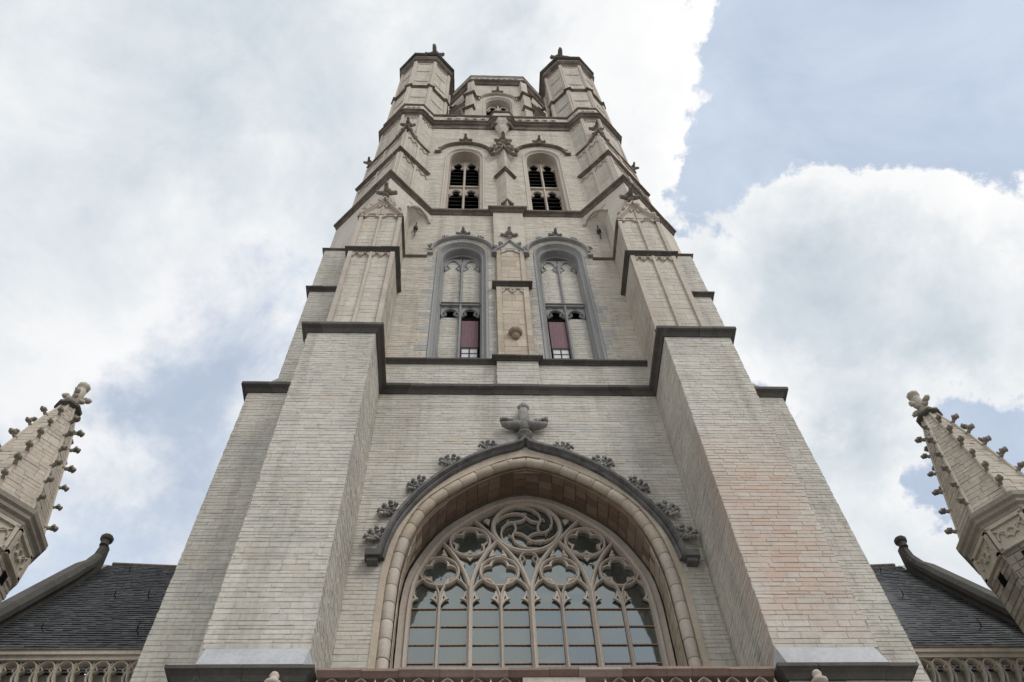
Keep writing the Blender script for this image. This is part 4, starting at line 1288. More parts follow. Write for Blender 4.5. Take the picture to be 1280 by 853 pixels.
# ---- stage three: belfry ------------------------------------------------------------
BW = ((-2.86, -1), (2.90, 1))
bouts = [win_outline(cx, 1.46, 54.6, 65.7, 67.75) for cx, _ in BW]
wl = MB(); wl.tint = .4
split_wall(wl, .75, 54.5, 74, bouts, -6.2, 6.2)
wall3 = wl.build('wall', 'mortar', tower)
s = MB()
cl2 = clip_arches([(cx, 1.46, 54, 65.7, 67.75) for cx, _ in BW])
stones(s, -5.6, 5.6, .75, 54.8, 73.0, .24, (.35, .95), lambda a, b: cl2(a, b), 120)
s.build('stonework', 'upper_stone', wall3, kind='stuff')
def belfry_window(cx, sg):
    f = MB(); f.tint = .5; o = win_outline
    rings = [(o(cx, 1.47, 54.7, 65.7, 67.76), .76), (o(cx, 1.44, 54.7, 65.7, 67.72), .68), (o(cx, 1.34, 54.7, 65.65, 67.6), .69), (o(cx, 1.28, 54.7, 65.6, 67.5), .84), (o(cx, 1.18, 54.7, 65.5, 67.35), .84),
             (o(cx, 1.13, 54.7, 65.5, 67.38), .90), (o(cx, 1.11, 54.7, 65.6, 67.5), 1.5), (o(cx, 1.06, 54.7, 65.6, 67.5), 1.58), (o(cx, 1.05, 54.7, 65.6, 67.5), 2.2)]
    f.loft([[(x, y, z) for x, z in r] for r, y in rings], False)
    win = f.build('belfry_window', 'carved_stone', tower)
    h = MB(); h.tint = .4
    h.bar(o(cx, 1.92, 66.3, 66.45, 68.62)[3:-3], .17, .46, .32, nose=.5)
    h.bar([(cx+sg*1.92, 66.5), (cx+sg*2.3, 66.5)], .15, .5, .3)
    h.build('hood_mould', 'rust_stone', win)
    for k in (-1, 1):
        q = link('crocket', rnd.choice(cms), win); q.location = (cx+k*1.85, .6, 66.9); q.scale = (.55,)*3
    fl = MB(); fleuron(fl, (cx, .6, 68.6), .70); fl.build('finial', 'weathered_carving', win, True)
    y = 1.62
    m_ = MB(); m_.tint = .6; m_.bar([(cx, 54.7), (cx, 66.6)], .17, y-.12, .34); m_.build('mullion', 'carved_stone', win)
    t = MB(); t.tint = .6; t.box(cx-1.06, cx+1.06, y-.1, y+.2, 61.55, 61.72); t.build('transom', 'carved_stone', win)
    for k in (-1, 1):
        lc = cx+k*.53
        for zs, rise, top in ((65.65, 1.35, 67.55), (60.3, .95, 61.55)):
            t = MB(); t.tint = .55
            light_tracery(t, lc, .46, zs, rise, y, .11, cusp=False)
            for e in (-1, 1):
                poly = [(lc+e*.52, top), (lc+e*.52, zs+.1), (lc+e*.40, zs+rise*.62), (lc, zs+rise+.02), (lc, top)]
                t.slab(poly if e < 0 else poly[::-1], y+.05, y+.18)
            for e in (-1, 1):
                cusp(t, [(lc+e*.48, zs-.35), (lc+e*.40, zs-.08), (lc+e*.20, zs+.06), (lc+e*.30, zs+.24), (lc+e*.30, zs+.44), (lc+e*.46, zs+.30)], .3, y+.03, y+.14)
            t.build('light_head', 'carved_stone', win)
        z = 55.0
        while z < 66.6:
            l = MB()
            l.add([(lc-.5, 1.78, z), (lc+.5, 1.78, z), (lc+.5, 2.3, z+.55), (lc-.5, 2.3, z+.55), (lc-.5, 1.78, z+.05), (lc+.5, 1.78, z+.05), (lc+.5, 2.3, z+.6), (lc-.5, 2.3, z+.6)],
                  [(0, 1, 2, 3), (4, 5, 6, 7), (0, 1, 5, 4)])
            ll = l.build('louvre', 'louvre_wood', win)
            e = MB(); e.box(lc-.5, lc+.5, 1.765, 1.778, z, z+.07); e.build('louvre_edge', 'louvre_edge', win, kind=None)
            z += .72
    dk = MB(); dk.box(cx-1.3, cx+1.3, 2.35, 2.4, 54.5, 68.2); dk.build('dark_opening', 'void', win)
for cx, sg in BW: belfry_window(cx, sg)

# diamond pier between the belfry windows
p = MB(); p.tint = .5
PY = .78
def dm(b_): return [(PC, PY-b_), (PC+b_, PY), (PC, PY+b_), (PC-b_, PY)]
p.prism(dm(.66), 54.6, 61.2); p.prism(dm(.54), 61.2, 66.2)
pier = p.build('pier', 'mortar', tower)
s = MB()
for b_, z0, z1, sd_ in ((.66, 55, 60.9, 130), (.54, 61.4, 66.0, 140)):
    L = b_*math.sqrt(2)
    s.frame((PC-b_, PY), R(-45)); stones(s, 0, L, 0, z0, z1, .24, (.3, .6), None, sd_)
    s.frame((PC, PY-b_), R(45)); stones(s, 0, L, 0, z0, z1, .24, (.3, .6), None, sd_+1); s.frame()
s.build('stonework', 'upper_stone', pier, kind='stuff')
c = MB(); c.tint = .5
c.course([(PC+.66, PY), (PC, PY-.66), (PC-.66, PY)], SMALL, 61.3); c.build('string_course', 'rust_stone', pier)
g = MB(); g.tint = .5
for sg in (-1, 1):
    g.bar([(PC+sg*1.0, 65.2), (PC+sg*.72, 65.3), (PC+sg*.42, 65.9), (PC+sg*.12, 66.7), (PC, 67.4)], .12, PY-.6, .3, nose=.5)
    for t in (.2, .55): g.blob((PC+sg*(.75-.7*t), PY-.62, 65.75+1.3*t), (.2, .16, .2), None, .35)
g.build('gable', 'weathered_carving', pier)
g = MB(); g.tint = .5
for sg in (-1, 1): g.slab([(PC+sg*.36-.05, 54.9), (PC+sg*.36+.05, 54.9), (PC+.0+.05, 55.7), (PC-.05, 55.7)], PY-.72, PY-.4)
g.build('gablet', 'rust_stone', pier)
f = MB(); fleuron(f, (PC, PY-.35, 67.9), .95)
for sg in (-1, 1):
    for u, z in ((.95, 66.2), (.62, 66.9), (.36, 67.6)): f.blob((PC+sg*u, PY-.5, z), (.2, .18, .24), None, .35)
f.build('finial', 'weathered_carving', pier, True)
k = MB(); k.tint = .5
k.lathe((PC, PY-.1), [(.08, 70.4), (.26, 71.0), (.30, 71.3), (.46, 71.9), (.48, 72.3), (.70, 72.9), (.78, 73.4), (.78, 73.9)], 8); k.build('console', 'carved_stone', pier)

# ---- main cornice and pierced parapet
CX, CY = 7.28, 2.25
def octpath(a, b_, yw):
    k = b_-a
    # from the outer side of the right turret round to the wall
    xw = CX-a; 
    pts = [(CX+a, CY+k), (CX+a, CY-k), (CX+k, CY-a), (CX-k, CY-a)]
    d = yw-(CY-a)
    pts.append((CX-k-d, yw))
    return pts
def around(a, b_, yw, bump):
    h = octpath(a, b_, yw)
    mid = [(PC+.95, yw), (PC+.62, yw-bump), (PC-.62, yw-bump), (PC-.95, yw)]
    return h+mid+[(-x, y) for x, y in reversed(h)]
c = MB(); c.tint = .4
c.course(around(2.42, 3.12, .70, .45), [(-.1, .35), (.2, .34), (.42, .10), (.44, -.08), (.30, -.16), (.26, -.32), (.10, -.42), (.06, -.95), (-.1, -1.0)], 73.55)
cor = c.build('cornice', 'rust_stone', tower)
c = MB(); c.tint = .5
c.course(around(2.46, 3.18, .66, .42), [(-.22, -.2), (.06, -.2), (.06, 1.75), (-.22, 1.75)], 73.85)
par = c.build('parapet', 'upper_stone', tower)
c = MB(); c.tint = .4
c.course(around(2.46, 3.18, .66, .42), [(-.3, .2), (.05, .2), (.20, .04), (.20, -.06), (.05, -.2), (-.3, -.22)], 75.72)
c.build('coping', 'rust_stone', par)
# quatrefoil piercings of the parapet, as recessed dark panels with cusped frames
def frieze(u0, u1, o, a, zc, hh, n, outer=.06):
    dkm = MB(sxg).frame(o, a); fm = MB(sxg).frame(o, a); fm.tint = .6
    w_ = (u1-u0)/n
    for i in range(n):
        cx = u0+w_*(i+.5)
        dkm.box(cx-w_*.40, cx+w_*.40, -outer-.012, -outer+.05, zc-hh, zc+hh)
        fm.bar(arc(cx, zc, min(w_*.34, hh*.8), 0, 360, 10)[:-1], .07, -outer-.09, .12, True)
        for q in range(4):
            t = PI/4+q*PI/2
            fm.slab([(cx+w_*.40*(1 if math.cos(t) > 0 else -1), zc+hh*(1 if math.sin(t) > 0 else -1)),
                     (cx+w_*.12*(1 if math.cos(t) > 0 else -1), zc+hh*(1 if math.sin(t) > 0 else -1)),
                     (cx+w_*.40*(1 if math.cos(t) > 0 else -1), zc+hh*.3*(1 if math.sin(t) > 0 else -1))], -outer-.07, -outer+.02)
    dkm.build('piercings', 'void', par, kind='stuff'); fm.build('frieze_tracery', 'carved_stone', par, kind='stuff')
sxg = 1
frieze(1.25, 4.75, (0, .66), 0, 74.75, .42, 5)
frieze(-4.65, -1.15, (0, .66), 0, 74.75, .42, 5)
for sxg in (-1, 1):
    k = 3.18-2.46; L2 = (2.46-k)*math.sqrt(2)
    frieze(.1, 2*k-.1, (CX-k, CY-2.46), 0, 74.75, .42, 3)
    frieze(.1, L2-.9+.75, (CX-2.46+.05, CY-k+.0), R(-45), 74.75, .42, 3)
    frieze(.1, L2-.1, (CX+k, CY-2.46), R(45), 74.75, .42, 3)
sxg = 1

# ---- lantern behind the parapet ------------------------------------------------------
LC = (0.05, 9.6); LF = 6.45
l = MB(); l.tint = .5
def regl(r, c=LC):
    k_ = 1/math.cos(PI/8)
    return [(c[0]+r*k_*math.cos(-PI/8-kk*PI/4), c[1]+r*k_*math.sin(-PI/8-kk*PI/4)) for kk in range(8)]
hs = LF*math.tan(PI/8)
for kf in range(8):
    a = kf*PI/4; n = (math.sin(a), -math.cos(a)); u = (math.cos(a), math.sin(a))
    o_ = (LC[0]+n[0]*LF, LC[1]+n[1]*LF)
    l.frame(o_, a)
    if kf in (0, 1, 7):
        arch_wall(l, -hs, hs, 0, 73, 98, win_outline(0, 1.5, 77.0, 89.4, 91.6))
    else:
        l.add([(-hs, 0, 73), (hs, 0, 73), (hs, 0, 98), (-hs, 0, 98)], [(0, 1, 2, 3)])
l.frame()
lan = l.build('lantern', 'mortar', tower)
s = MB()
cl3 = clip_arches([(0, 1.5, 77, 89.4, 91.6)])
for kf in (0, 1, 7):
    a = kf*PI/4; n = (math.sin(a), -math.cos(a))
    s.frame((LC[0]+n[0]*LF, LC[1]+n[1]*LF), a)
    stones(s, -hs+.3, hs-.3, 0, 76, 97, .3, (.4, 1.0), cl3, 150+kf)
s.frame(); s.build('stonework', 'upper_stone', lan, kind='stuff')
for kf in (0, 1, 7):
    a = kf*PI/4; n = (math.sin(a), -math.cos(a)); fo = (LC[0]+n[0]*LF, LC[1]+n[1]*LF)
    f = MB().frame(fo, a); f.tint = .5; o = win_outline
    rings = [(o(0, 1.52, 77, 89.4, 91.62), .02), (o(0, 1.48, 77, 89.4, 91.57), -.08), (o(0, 1.36, 77, 89.3, 91.4), -.06), (o(0, 1.28, 77, 89.2, 91.25), .12), (o(0, 1.22, 77, 89.1, 91.15), .14), (o(0, 1.18, 77, 89.0, 91.05), .6), (o(0, 1.15, 77, 89, 91), .9)]
    f.loft([[(x, y, z) for x, z in r] for r, y in rings], False)
    f.bar([(0, 77), (0, 90.2)], .18, .5, .3)
    for e in (-1, 1): light_tracery(f, e*.55, .5, 88.5, 1.5, .55, .13)
    f.bar(o(0, 1.9, 89.9, 90.0, 92.3)[3:-3], .18, -.28, .3)
    wv = f.build('lantern_window', 'carved_stone', lan)
    d = MB().frame(fo, a); d.box(-1.3, 1.3, 1.0, 1.05, 76, 91.4); d.build('dark_opening', 'void', lan)
    fl = MB().frame(fo, a); fleuron(fl, (0, -.15, 92.3), .8); fl.build('finial', 'weathered_carving', lan, True)
# corner piers, bands and cornice of the lantern
P8 = regl(LF)
for i in range(8):
    kk_ = MB(); kk_.tint = .55
    x, y = P8[i]
    a = math.atan2(y-LC[1], x-LC[0])
    kk_.frame((x, y), a+PI/2)
    kk_.box(-.38, .38, -.55, .4, 74, 90.4); kk_.box(-.34, .34, -.32, .4, 90.4, 97)
    kk_.add([(-.40, -.58, 90.3), (.40, -.58, 90.3), (.40, -.30, 91.2), (-.40, -.30, 91.2)], [(0, 1, 2, 3)])
    kk_.frame(); kk_.build('corner_pier', 'upper_stone', lan)
bd = MB(); bd.tint = .4
for i in range(8):
    x, y = P8[i]; a = math.atan2(y-LC[1], x-LC[0])
    bd = MB().frame((x, y), a+PI/2); bd.tint = .4
    bd.course([(.9, .25), (.42, -.05), (.40, -.56), (-.40, -.56), (-.42, -.05), (-.9, .25)], SMALL, 90.6)
    bd.frame(); bd.build('string_course', 'rust_stone', lan); bd = MB().frame((x, y), a+PI/2); bd.tint = .4
    bd.course([(.36, -.2), (.38, -.56), (-.38, -.56), (-.36, -.2)], SMALL, 85.6)
    bd.frame(); bd.build('string_course', 'rust_stone', lan)
c = MB(); c.tint = .4
c.course(regl(LF+.02), [(-.2, .4), (.25, .38), (.5, .15), (.5, -.1), (.3, -.25), (.15, -.6), (-.2, -.7)], 96.6, True); c.build('cornice', 'rust_stone', lan)
c = MB(); c.tint = .5
c.course(regl(LF+.12), [(-.3, 0), (.12, 0), (.12, 1.4), (.25, 1.5), (.25, 1.7), (-.3, 1.75)], 96.9, True); pl_ = c.build('parapet', 'upper_stone', lan)
c = MB(); c.tint = .3
c.course(regl(LF+.12), [(-.3, -.05), (.16, -.05), (.30, .05), (.30, .18), (-.3, .25)], 98.45, True); c.build('coping', 'dark_stone', lan)
dk = MB(); 
for kf in (0, 1, 7):
    a = kf*PI/4; n = (math.sin(a), -math.cos(a)); rr_ = LF+.24
    dk.frame((LC[0]+n[0]*rr_, LC[1]+n[1]*rr_), a)
    for i in range(8):
        x = -2.4+i*.6
        dk.box(x, x+.40, -.012, .03, 97.25, 98.0)
dk.frame(); dk.build('piercings', 'void', lan, kind='stuff')
c = MB(); c.prism(regl(LF), 96.5, 97.0); c.build('roof', 'lead_sheet', lan)

# ---- gallery at the foot: coping and open balustrade --------------------------------------
g = MB(); g.tint = .4
for sg in (1, -1):
    g.box(min(sg*5.95, sg*9.0), max(sg*5.95, sg*9.0), -2.98, -2.0, 0, 16.1)
    g.box(min(sg*8.2, sg*9.0), max(sg*8.2, sg*9.0), -2.5, .2, 0, 16.1)
g.box(-5.95, 5.95, -2.5, .3, 14.2, 14.5)
g.box(-5.95, 5.95, -2.9, -2.3, 0, 14.5)
gal = g.build('gallery', 'mortar', tower)
s = MB()
for sg in (1, -1):
    s.sx = sg; stones(s, 5.97, 9.0, -2.98, 13.8, 15.75, .3, (.4, 1.0), None, 161+sg)
s.build('stonework', 'pale_stone', gal, kind='stuff')
hp = [(9.0, .2), (9.0, -2.98), (5.95, -2.98), (5.95, -2.6)]
COPE = [(-.1, .12), (.10, .06), (.26, 0), (.26, -.10), (.20, -.13), (.12, -.20), (.06, -.34), (-.05, -.36)]
for sg in (1, -1):
    c = MB(sg); c.tint = .35; c.course(hp, COPE, 16.26); c.build('coping', 'dark_stone', gal)
    t = MB(sg); t.tint = .35; t.box(5.75, 9.0, -2.99, -2.4, 16.2, 16.34); t.build('coping_slab', 'dark_stone', gal)
c = MB(); c.tint = .5
c.course([(5.66, -2.78), (-5.66, -2.78)], [(-.3, .05), (.20, .02), (.27, -.03), (.27, -.10), (.2, -.14), (.12, -.20), (-.3, -.21)], 16.33)
c.build('coping', 'red_stone', gal)
fp = MB(); fp.tint = .7
fp.box(-.62, .92, -2.92, -2.5, 14.5, 16.1); fp.build('pedestal', 'carved_stone', gal)
NA = 16
for i in range(NA):
    x0 = -5.62+i*.7025; cx = x0+.351
    if -.95 < cx < 1.1: continue
    b = MB(); b.tint = rnd.random()
    b.bar([(cx-.33, 14.6), (cx-.33, 15.0)]+pointed(cx, .30, 15.35, .74, 7)+[(cx+.33, 15.0), (cx+.33, 14.6)], .09, -2.92, .22)
    for e in (-1, 1):
        b.bar([(cx+e*.24, 15.55), (cx+e*.10, 15.45)], .05, -2.88, .12); b.bar([(cx+e*.29, 15.3), (cx+e*.10, 15.45)], .05, -2.88, .12)
        b.slab([(cx+e*.35, 15.3), (cx+e*.27, 15.62), (cx+e*.35, 16.05)][::1 if e < 0 else -1], -2.90, -2.72)
    b.build('balustrade_arch', 'red_stone', gal)
b = MB(); b.tint = .5; b.box(-5.64, 5.64, -2.93, -2.6, 14.5, 14.66); b.build('bottom_rail', 'red_stone', gal)
for i in range(NA+1):
    x = -5.62+i*.7025
    if -.9 < x < 1.1: continue
    b = MB(); b.tint = rnd.random()
    b.box(x-.035, x+.035, -2.99, -2.8, 14.66, 15.75); b.add([(x-.05, -3.0, 15.75), (x+.05, -3.0, 15.75), (x+.05, -2.85, 15.75), (x-.05, -2.85, 15.75), (x, -2.92, 16.08)], [(0, 1, 4), (1, 2, 4), (2, 3, 4), (3, 0, 4)])
    b.build('balustrade_pinnacle', 'carved_stone', gal)
for sg in (-1, 1):
    f = MB(); f.tint = .7
    x, y = sg*6.60, -3.28
    f.box(x-.16, x+.16, y-.05, -2.95, 13, 14.6)
    f.lathe((x, y+.08), [(.17, 14.5), (.10, 15.5), (.07, 15.62), (.17, 15.66), (.20, 15.74), (.12, 15.80), (.10, 15.88), (.12, 15.94), (.08, 16.02), (.03, 16.05)], 10)
    f.build('finial', 'carved_stone', gal, True)

# ================================================================== slate roofed aisles
def aisle(sx, label):
    M = lambda: MB(sx)
    t = thing('aisle', label, 'church aisle', (0, 0, 0), 'slate roofed aisles beside the tower')
    XG = 19.75; YE, ZE = 3.35, 21.3; YR, ZR = 11.0, 34.2
    w = M(); w.tint = .4
    w.box(11.2, XG+.3, 3.4, 19, 0, 21.3)
    # gable wall under the coping
    w.prism([(XG-.1, 3.4), (XG+.3, 3.4), (XG+.3, 3.6), (XG-.1, 3.6)], 0, 1)
    w.add([(XG, YE, 20), (XG, YR, 33.9), (XG, 2*YR-YE, 20), (XG+.35, YE, 20), (XG+.35, YR, 33.9), (XG+.35, 2*YR-YE, 20)], [(0, 1, 2), (3, 5, 4), (0, 3, 4, 1), (1, 4, 5, 2)])
    w.build('wall', 'mortar', t)
    r = M(); r.tint = .5
    dipz = -.30
    r.add([(9, YE, ZE), (XG, YE, ZE), (XG, YR, ZR-.35), (9, YR, ZR-1.0)], [(0, 1, 2, 3)])
    r.add([(9, 2*YR-YE, ZE), (XG, 2*YR-YE, ZE), (XG, YR, ZR-.35), (9, YR, ZR-1.0)], [(3, 2, 1, 0)])
    rf = r.build('roof', 'slate', t)
    # slates in courses, each its own thin tilted tile
    sl = M(); rr = random.Random(300+sx)
    L = math.hypot(YR-YE, ZR-.6-ZE); n = int(L/.26)
    cu, su = (YR-YE)/L, (ZR-.6-ZE)/L
    for i in range(n):
        d0 = i*.26; x = 9.2+(i % 2)*.16
        while x < XG-.02:
            wdt = rr.uniform(.26, .36); x1 = min(x+wdt-.012, XG)
            lift = .028+rr.uniform(0, .022); dl = rr.uniform(-.02, .02)
            # the ridge rises a little outwards
            zf = lambda xx, d: (d/L)*((xx-9)/(XG-9)*.65-.35)
            def pt(xx, d, up): return (xx, YE+cu*d-su*up, ZE+su*d+cu*up+zf(xx, d))
            a, b = d0-.02+dl, min(d0+.30, L)
            sl.add([pt(x, a, .012), pt(x1, a, .012), pt(x1, a, lift+.01), pt(x, a, lift+.01), pt(x1, b, .012), pt(x, b, .012)],
                   [(0, 1, 2, 3), (3, 2, 4, 5)], rr.random())
            x += wdt
    sl.build('slates', 'slate', rf, kind='stuff')
    rd = M(); rd.tint = .3
    rd.tube([(9, YR, ZR-.95), (XG-.2, YR, ZR-.32)], .13, 8)
    rd.build('ridge', 'rust_stone', rf)
    # roof hooks
    for hx, dd in ((18.2, .93), (17.1, .62), (15.7, .62), (17.9, .30), (14.3, .28), (13.6, .95)):
        h = M(); p = (hx, YE+cu*dd*L-su*.05, ZE+su*dd*L+cu*.05)
        h.tube([(p[0], p[1], p[2]), (p[0], p[1]-.22, p[2]-.05), (p[0]-.02, p[1]-.32, p[2]+.10), (p[0]-.03, p[1]-.30, p[2]+.28)], .028, 5)
        h.build('roof_hook', 'iron', rf)
    # raking coping with a swept top and knob
    c = M()
    prof = [(-.34, .30), (-.34, .50), (-.20, .68), (.20, .68), (.34, .50), (.34, .30), (.24, .12), (.24, -.42), (-.24, -.42), (-.24, .12)]
    path = [(2.0, 19.2), (4.0, 22.55), (6.0, 25.85), (8.0, 29.15), (9.0, 30.8), (9.75, 32.1), (10.08, 32.8), (10.18, 33.5), (10.18, 34.3)]
    pts = lerp_curve(path, 17); rings = []
    for i, q in enumerate(pts):
        a_, b_ = pts[max(0, i-1)], pts[min(len(pts)-1, i+1)]
        d = Vector((b_[0]-a_[0], b_[1]-a_[1])).normalized(); nn = Vector((-d.y, d.x))
        k = 1 if i < 15 else 1-.17*(i-14)
        rings.append([(XG+.1+px*(k if i < 14 else k*.85)*1.15, q[0]+nn.x*pz*k, q[1]+nn.y*pz*k) for px, pz in prof])
    for i in range(len(rings)-1):
        a_ = [tuple(Vector(p).lerp(Vector(q), .006)) for p, q in zip(rings[i], rings[i+1])]
        c.loft([a_, rings[i+1]], True, True, True)
    cp = c.build('coping', 'coping_stone', t)
    k = M(); kx, ky, kz = XG+.1, 9.90, 34.25
    k.lathe((kx, ky), [(.20, kz-.2), (.19, kz+.10), (.28, kz+.16), (.31, kz+.30), (.26, kz+.40), (.10, kz+.48)], 10, tint=.2)
    k.build('knob', 'coping_stone', cp)
    # pierced parapet of curved daggers before the eaves
    p = M(); p.tint = .5
    p.box(11.3, XG+1.2, 2.86, 3.2, 21.46, 21.62); p.box(11.3, XG+1.2, 2.78, 3.24, 21.62, 21.78)
    pr = p.build('parapet', 'spire_stone', t)
    p = M(); p.tint = .2; p.box(11.3, XG+1.2, 2.74, 3.26, 21.78, 21.84); p.build('coping', 'rust_stone', pr)
    p = M(); p.tint = .5; p.box(11.3, XG+1.2, 2.86, 3.2, 19.7, 19.9); p.build('bottom_rail', 'spire_stone', pr)
    n = 16
    for i in range(n):
        cx = 12.1+i*.58
        b = M(); b.tint = rnd.random()
        # leaning loop with a cusped head
        loop = [(cx-.48, 19.9), (cx-.36, 20.35), (cx-.22, 20.8)]+arc(cx, 21.10, .27, 190, -10, 10, .34)+[(cx+.22, 20.75), (cx+.02, 20.3), (cx-.16, 19.9)]
        b.bar(loop, .085, 2.90, .24)
        for e in (-1, 1):
            b.bar([(cx+e*.22, 21.28), (cx+e*.10, 21.12)], .05, 2.95, .14); b.bar([(cx+e*.26, 21.0), (cx+e*.10, 21.12)], .05, 2.95, .14)
        b.bar([(cx-.30, 21.4), (cx-.24, 21.25)], .06, 2.92, .2)
        b.build('dagger', 'spire_stone', pr)
aisle(-1, 'aisle with steep dark slate roof and raking coping, left of the tower')
aisle(1, 'aisle with steep dark slate roof and raking coping, right of the tower')

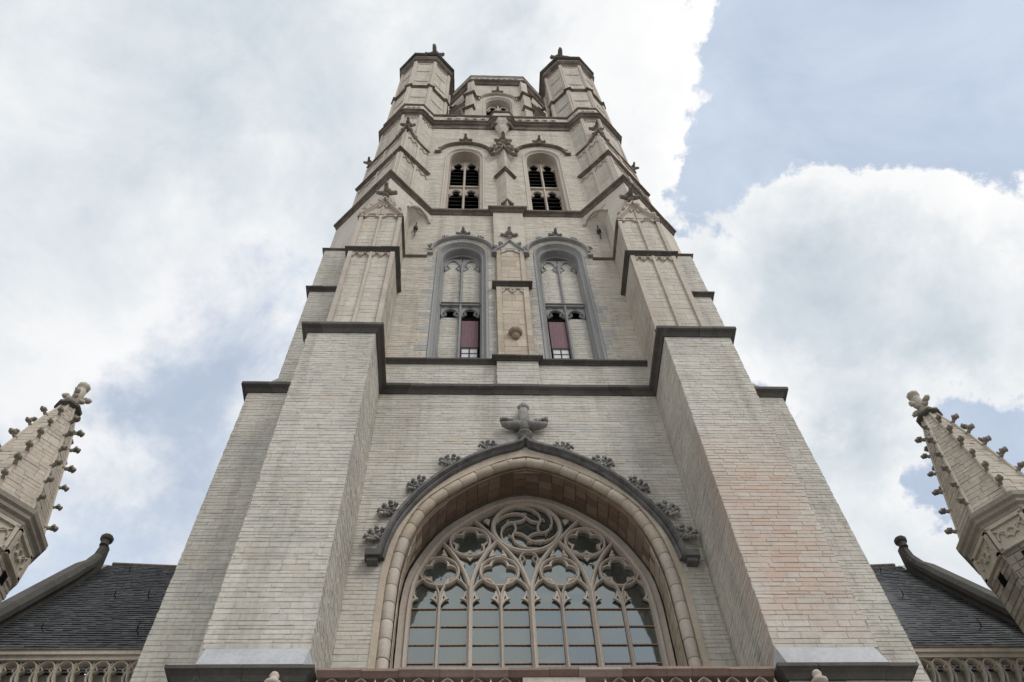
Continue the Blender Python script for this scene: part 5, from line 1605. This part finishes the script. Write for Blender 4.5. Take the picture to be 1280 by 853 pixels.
# ================================================================== stair turrets with crocketed spires
def crocket_hook():
    mb = MB(); mb.tint = .5
    # local x points out from the rib
    mb.tube([(-.05, 0, -.10), (.10, 0, -.06), (.22, 0, .02), (.30, 0, .03), (.36, 0, -.03)], [.075, .07, .06, .07, .05], 6)
    for e in (-1, 1):
        mb.blob((.24, e*.07, .03), (.09, .06, .07), None, .3, .5, 5+e); mb.blob((.33, e*.05, .0), (.06, .05, .07), None, .3, .3, 9+e)
    mb.blob((.36, 0, .04), (.06, .06, .05), None, .3, .6, 3)
    return mb.mesh('crocket', 'rough_stone', True)
HOOK = crocket_hook()
def spire(cx, cy, dz, label):
    t = thing('stair_turret', label, 'turret', (cx, cy, 0), 'slender stair turrets flanking the tower')
    T8 = 1/math.cos(PI/8)
    b = MB(); b.tint = .3; b.lathe((cx, cy), [(1.58, 0), (1.58, 23.0+dz)], 8); sh = b.build('shaft', 'mortar', t)
    s = MB(); F_ = 1.58; hs = F_*math.tan(PI/8)
    for kf in range(8):
        a = kf*PI/4; n = (math.sin(a), -math.cos(a)); u = (math.cos(a), math.sin(a))
        s.frame((cx+n[0]*F_-u[0]*hs, cy+n[1]*F_-u[1]*hs), a)
        if n[1] < .5: stones(s, 0, 2*hs, 0, 15+dz, 22.3+dz, .24, (.25, .6), None, 400+kf, gap=.02, round_=.035, proud=.05)
    s.frame(); s.build('stonework', 'rough_stone', sh, kind='stuff')
    # panelled band with blind tracery and small openings
    for kf in range(8):
        a = kf*PI/4; n = (math.sin(a), -math.cos(a)); u = (math.cos(a), math.sin(a))
        o = (cx+n[0]*F_-u[0]*hs, cy+n[1]*F_-u[1]*hs)
        p = MB().frame(o, a); p.tint = rnd.random()
        p.box(0, 2*hs, -.05, .1, 22.15+dz, 23.2+dz)
        for x0, x1, z0, z1 in ((.0, 2*hs, 22.12, 22.24), (.0, 2*hs, 23.1, 23.25), (0, .13, 22.1, 23.2), (2*hs-.13, 2*hs, 22.1, 23.2)):
            p.box(x0, x1, -.14, .05, z0+dz, z1+dz)
        for q in (.27, .5, .73):
            p.bar(arc(2*hs*q, 22.55+dz, .19, 0, 180, 8, .3), .07, -.13, .12)
        p.bar([(.15, 23.0+dz), (2*hs*.5, 22.5+dz), (2*hs-.15, 23.0+dz)], .06, -.12, .1)
        p.build('panel', 'spire_stone', t)
        d = MB().frame(o, a); d.box(hs-.14, hs+.14, -.07, .1, 21.45+dz, 21.85+dz); d.build('slit', 'void', sh)
    def reg(r): return [(cx+r*T8*math.cos(-PI/8-kk*PI/4), cy+r*T8*math.sin(-PI/8-kk*PI/4)) for kk in range(8)]
    c = MB(); c.tint = .5
    c.course(reg(1.60), [(-.2, -.1), (.05, -.05), (.12, .10), (.12, .22), (.22, .30), (.22, .44), (.30, .52), (.30, .72), (.2, .80), (-.3, .95)], 23.2+dz, True)
    c.build('cornice', 'rough_stone', t)
    prof = [(1.66, 23.9), (1.48, 24.9), (1.26, 26.1), (1.03, 27.4), (.80, 28.6), (.57, 29.65), (.38, 30.4), (.30, 30.85)]
    b = MB()
    # spire courses
    z = 23.9
    def rad(zz):
        for (r0, z0), (r1, z1) in zip(prof, prof[1:]):
            if z0 <= zz <= z1: return r0+(r1-r0)*(zz-z0)/(z1-z0)
        return prof[-1][0]
    while z < 30.8:
        h = min(rnd.uniform(.18, .28), 30.85-z)
        r0, r1 = rad(z), rad(min(30.85, z+h))
        for kk in range(8):
            a0 = PI/8+kk*PI/4; a1 = a0+PI/4
            P = lambda r, a: (cx+r*T8*math.cos(a), cy+r*T8*math.sin(a))
            A, B, C, D = P(r0, a0), P(r0, a1), P(r1, a1), P(r1, a0)
            cut = rnd.uniform(.3, .7)
            for f0, f1 in ((0, cut), (cut, 1)):
                L = lambda p, q, f: (p[0]+(q[0]-p[0])*f, p[1]+(q[1]-p[1])*f)
                pr = rnd.uniform(-.008, .012); mx, my = (A[0]+B[0])/2-cx, (A[1]+B[1])/2-cy; ml = math.hypot(mx, my)
                ox, oy = mx/ml*pr, my/ml*pr
                e0, e1 = f0+.008, f1-.008
                q4 = [(*L(A, B, e0), z+dz+.008), (*L(A, B, e1), z+dz+.008), (*L(D, C, e1), z+dz+h-.006), (*L(D, C, e0), z+dz+h-.006)]
                b.add([(x+ox, y+oy, zz) for x, y, zz in q4]+[(x-mx/ml*.06, y-my/ml*.06, zz) for x, y, zz in q4],
                      [(0, 1, 2, 3), (4, 5, 1, 0), (5, 6, 2, 1), (6, 7, 3, 2), (7, 4, 0, 3)])
        z += h
    core = MB(); core.tint = .3
    core.lathe((cx, cy), [(r-.03, zz+dz) for r, zz in prof], 8)
    sp = core.build('spire', 'mortar', t)
    b.build('stonework', 'spire_stone', sp, kind='stuff')
    ribs = MB(); ribs.tint = .6
    for kk in range(8):
        a = PI/8+kk*PI/4
        ribs.tube([(cx+r*T8*math.cos(a), cy+r*T8*math.sin(a), zz+dz) for r, zz in prof], [.07]*6+[.055, .05], 6)
    ribs.build('rib', 'spire_stone', sp)
    for kk in range(8):
        a = PI/8+kk*PI/4
        for i in range(6):
            zz = 24.7+i*1.0
            r = rad(zz)*T8
            o = link('crocket', HOOK, sp)
            o.location = (cx+r*math.cos(a), cy+r*math.sin(a), zz+dz)
            s_ = rnd.uniform(.9, 1.15); o.scale = (s_, s_, s_); o.rotation_euler = (rnd.uniform(-.15, .15), rnd.uniform(-.15, .15), a)
    f = MB(); f.tint = .5
    z = 30.75+dz
    f.lathe((cx, cy), [(.31, z-.1), (.50, z), (.50, z+.12), (.31, z+.24), (.18, z+.3)], 8)
    f.build('collar', 'coping_stone', sp)
    f = MB(); f.tint = .5
    f.lathe((cx, cy), [(.20, z+.2), (.20, z+1.4), (.16, z+1.55), (.24, z+1.62), (.25, z+1.76), (.12, z+1.9)], 8)
    for kk in range(4):
        a = kk*PI/2+.3
        for rr_, zz_ in ((.26, .78), (.38, .92), (.45, .90)):
            f.blob((cx+rr_*math.cos(a), cy+rr_*math.sin(a), z+zz_), (.15, .12, .12), Matrix.Rotation(a, 3, 'Z'), .25)
    f.build('finial', 'spire_stone', sp, True)
spire(-18.3, 0, .60, 'octagonal stair turret with crocketed spire, standing before the left aisle gable')
spire(17.2, 0, .55, 'octagonal stair turret with crocketed spire, standing before the right aisle gable')
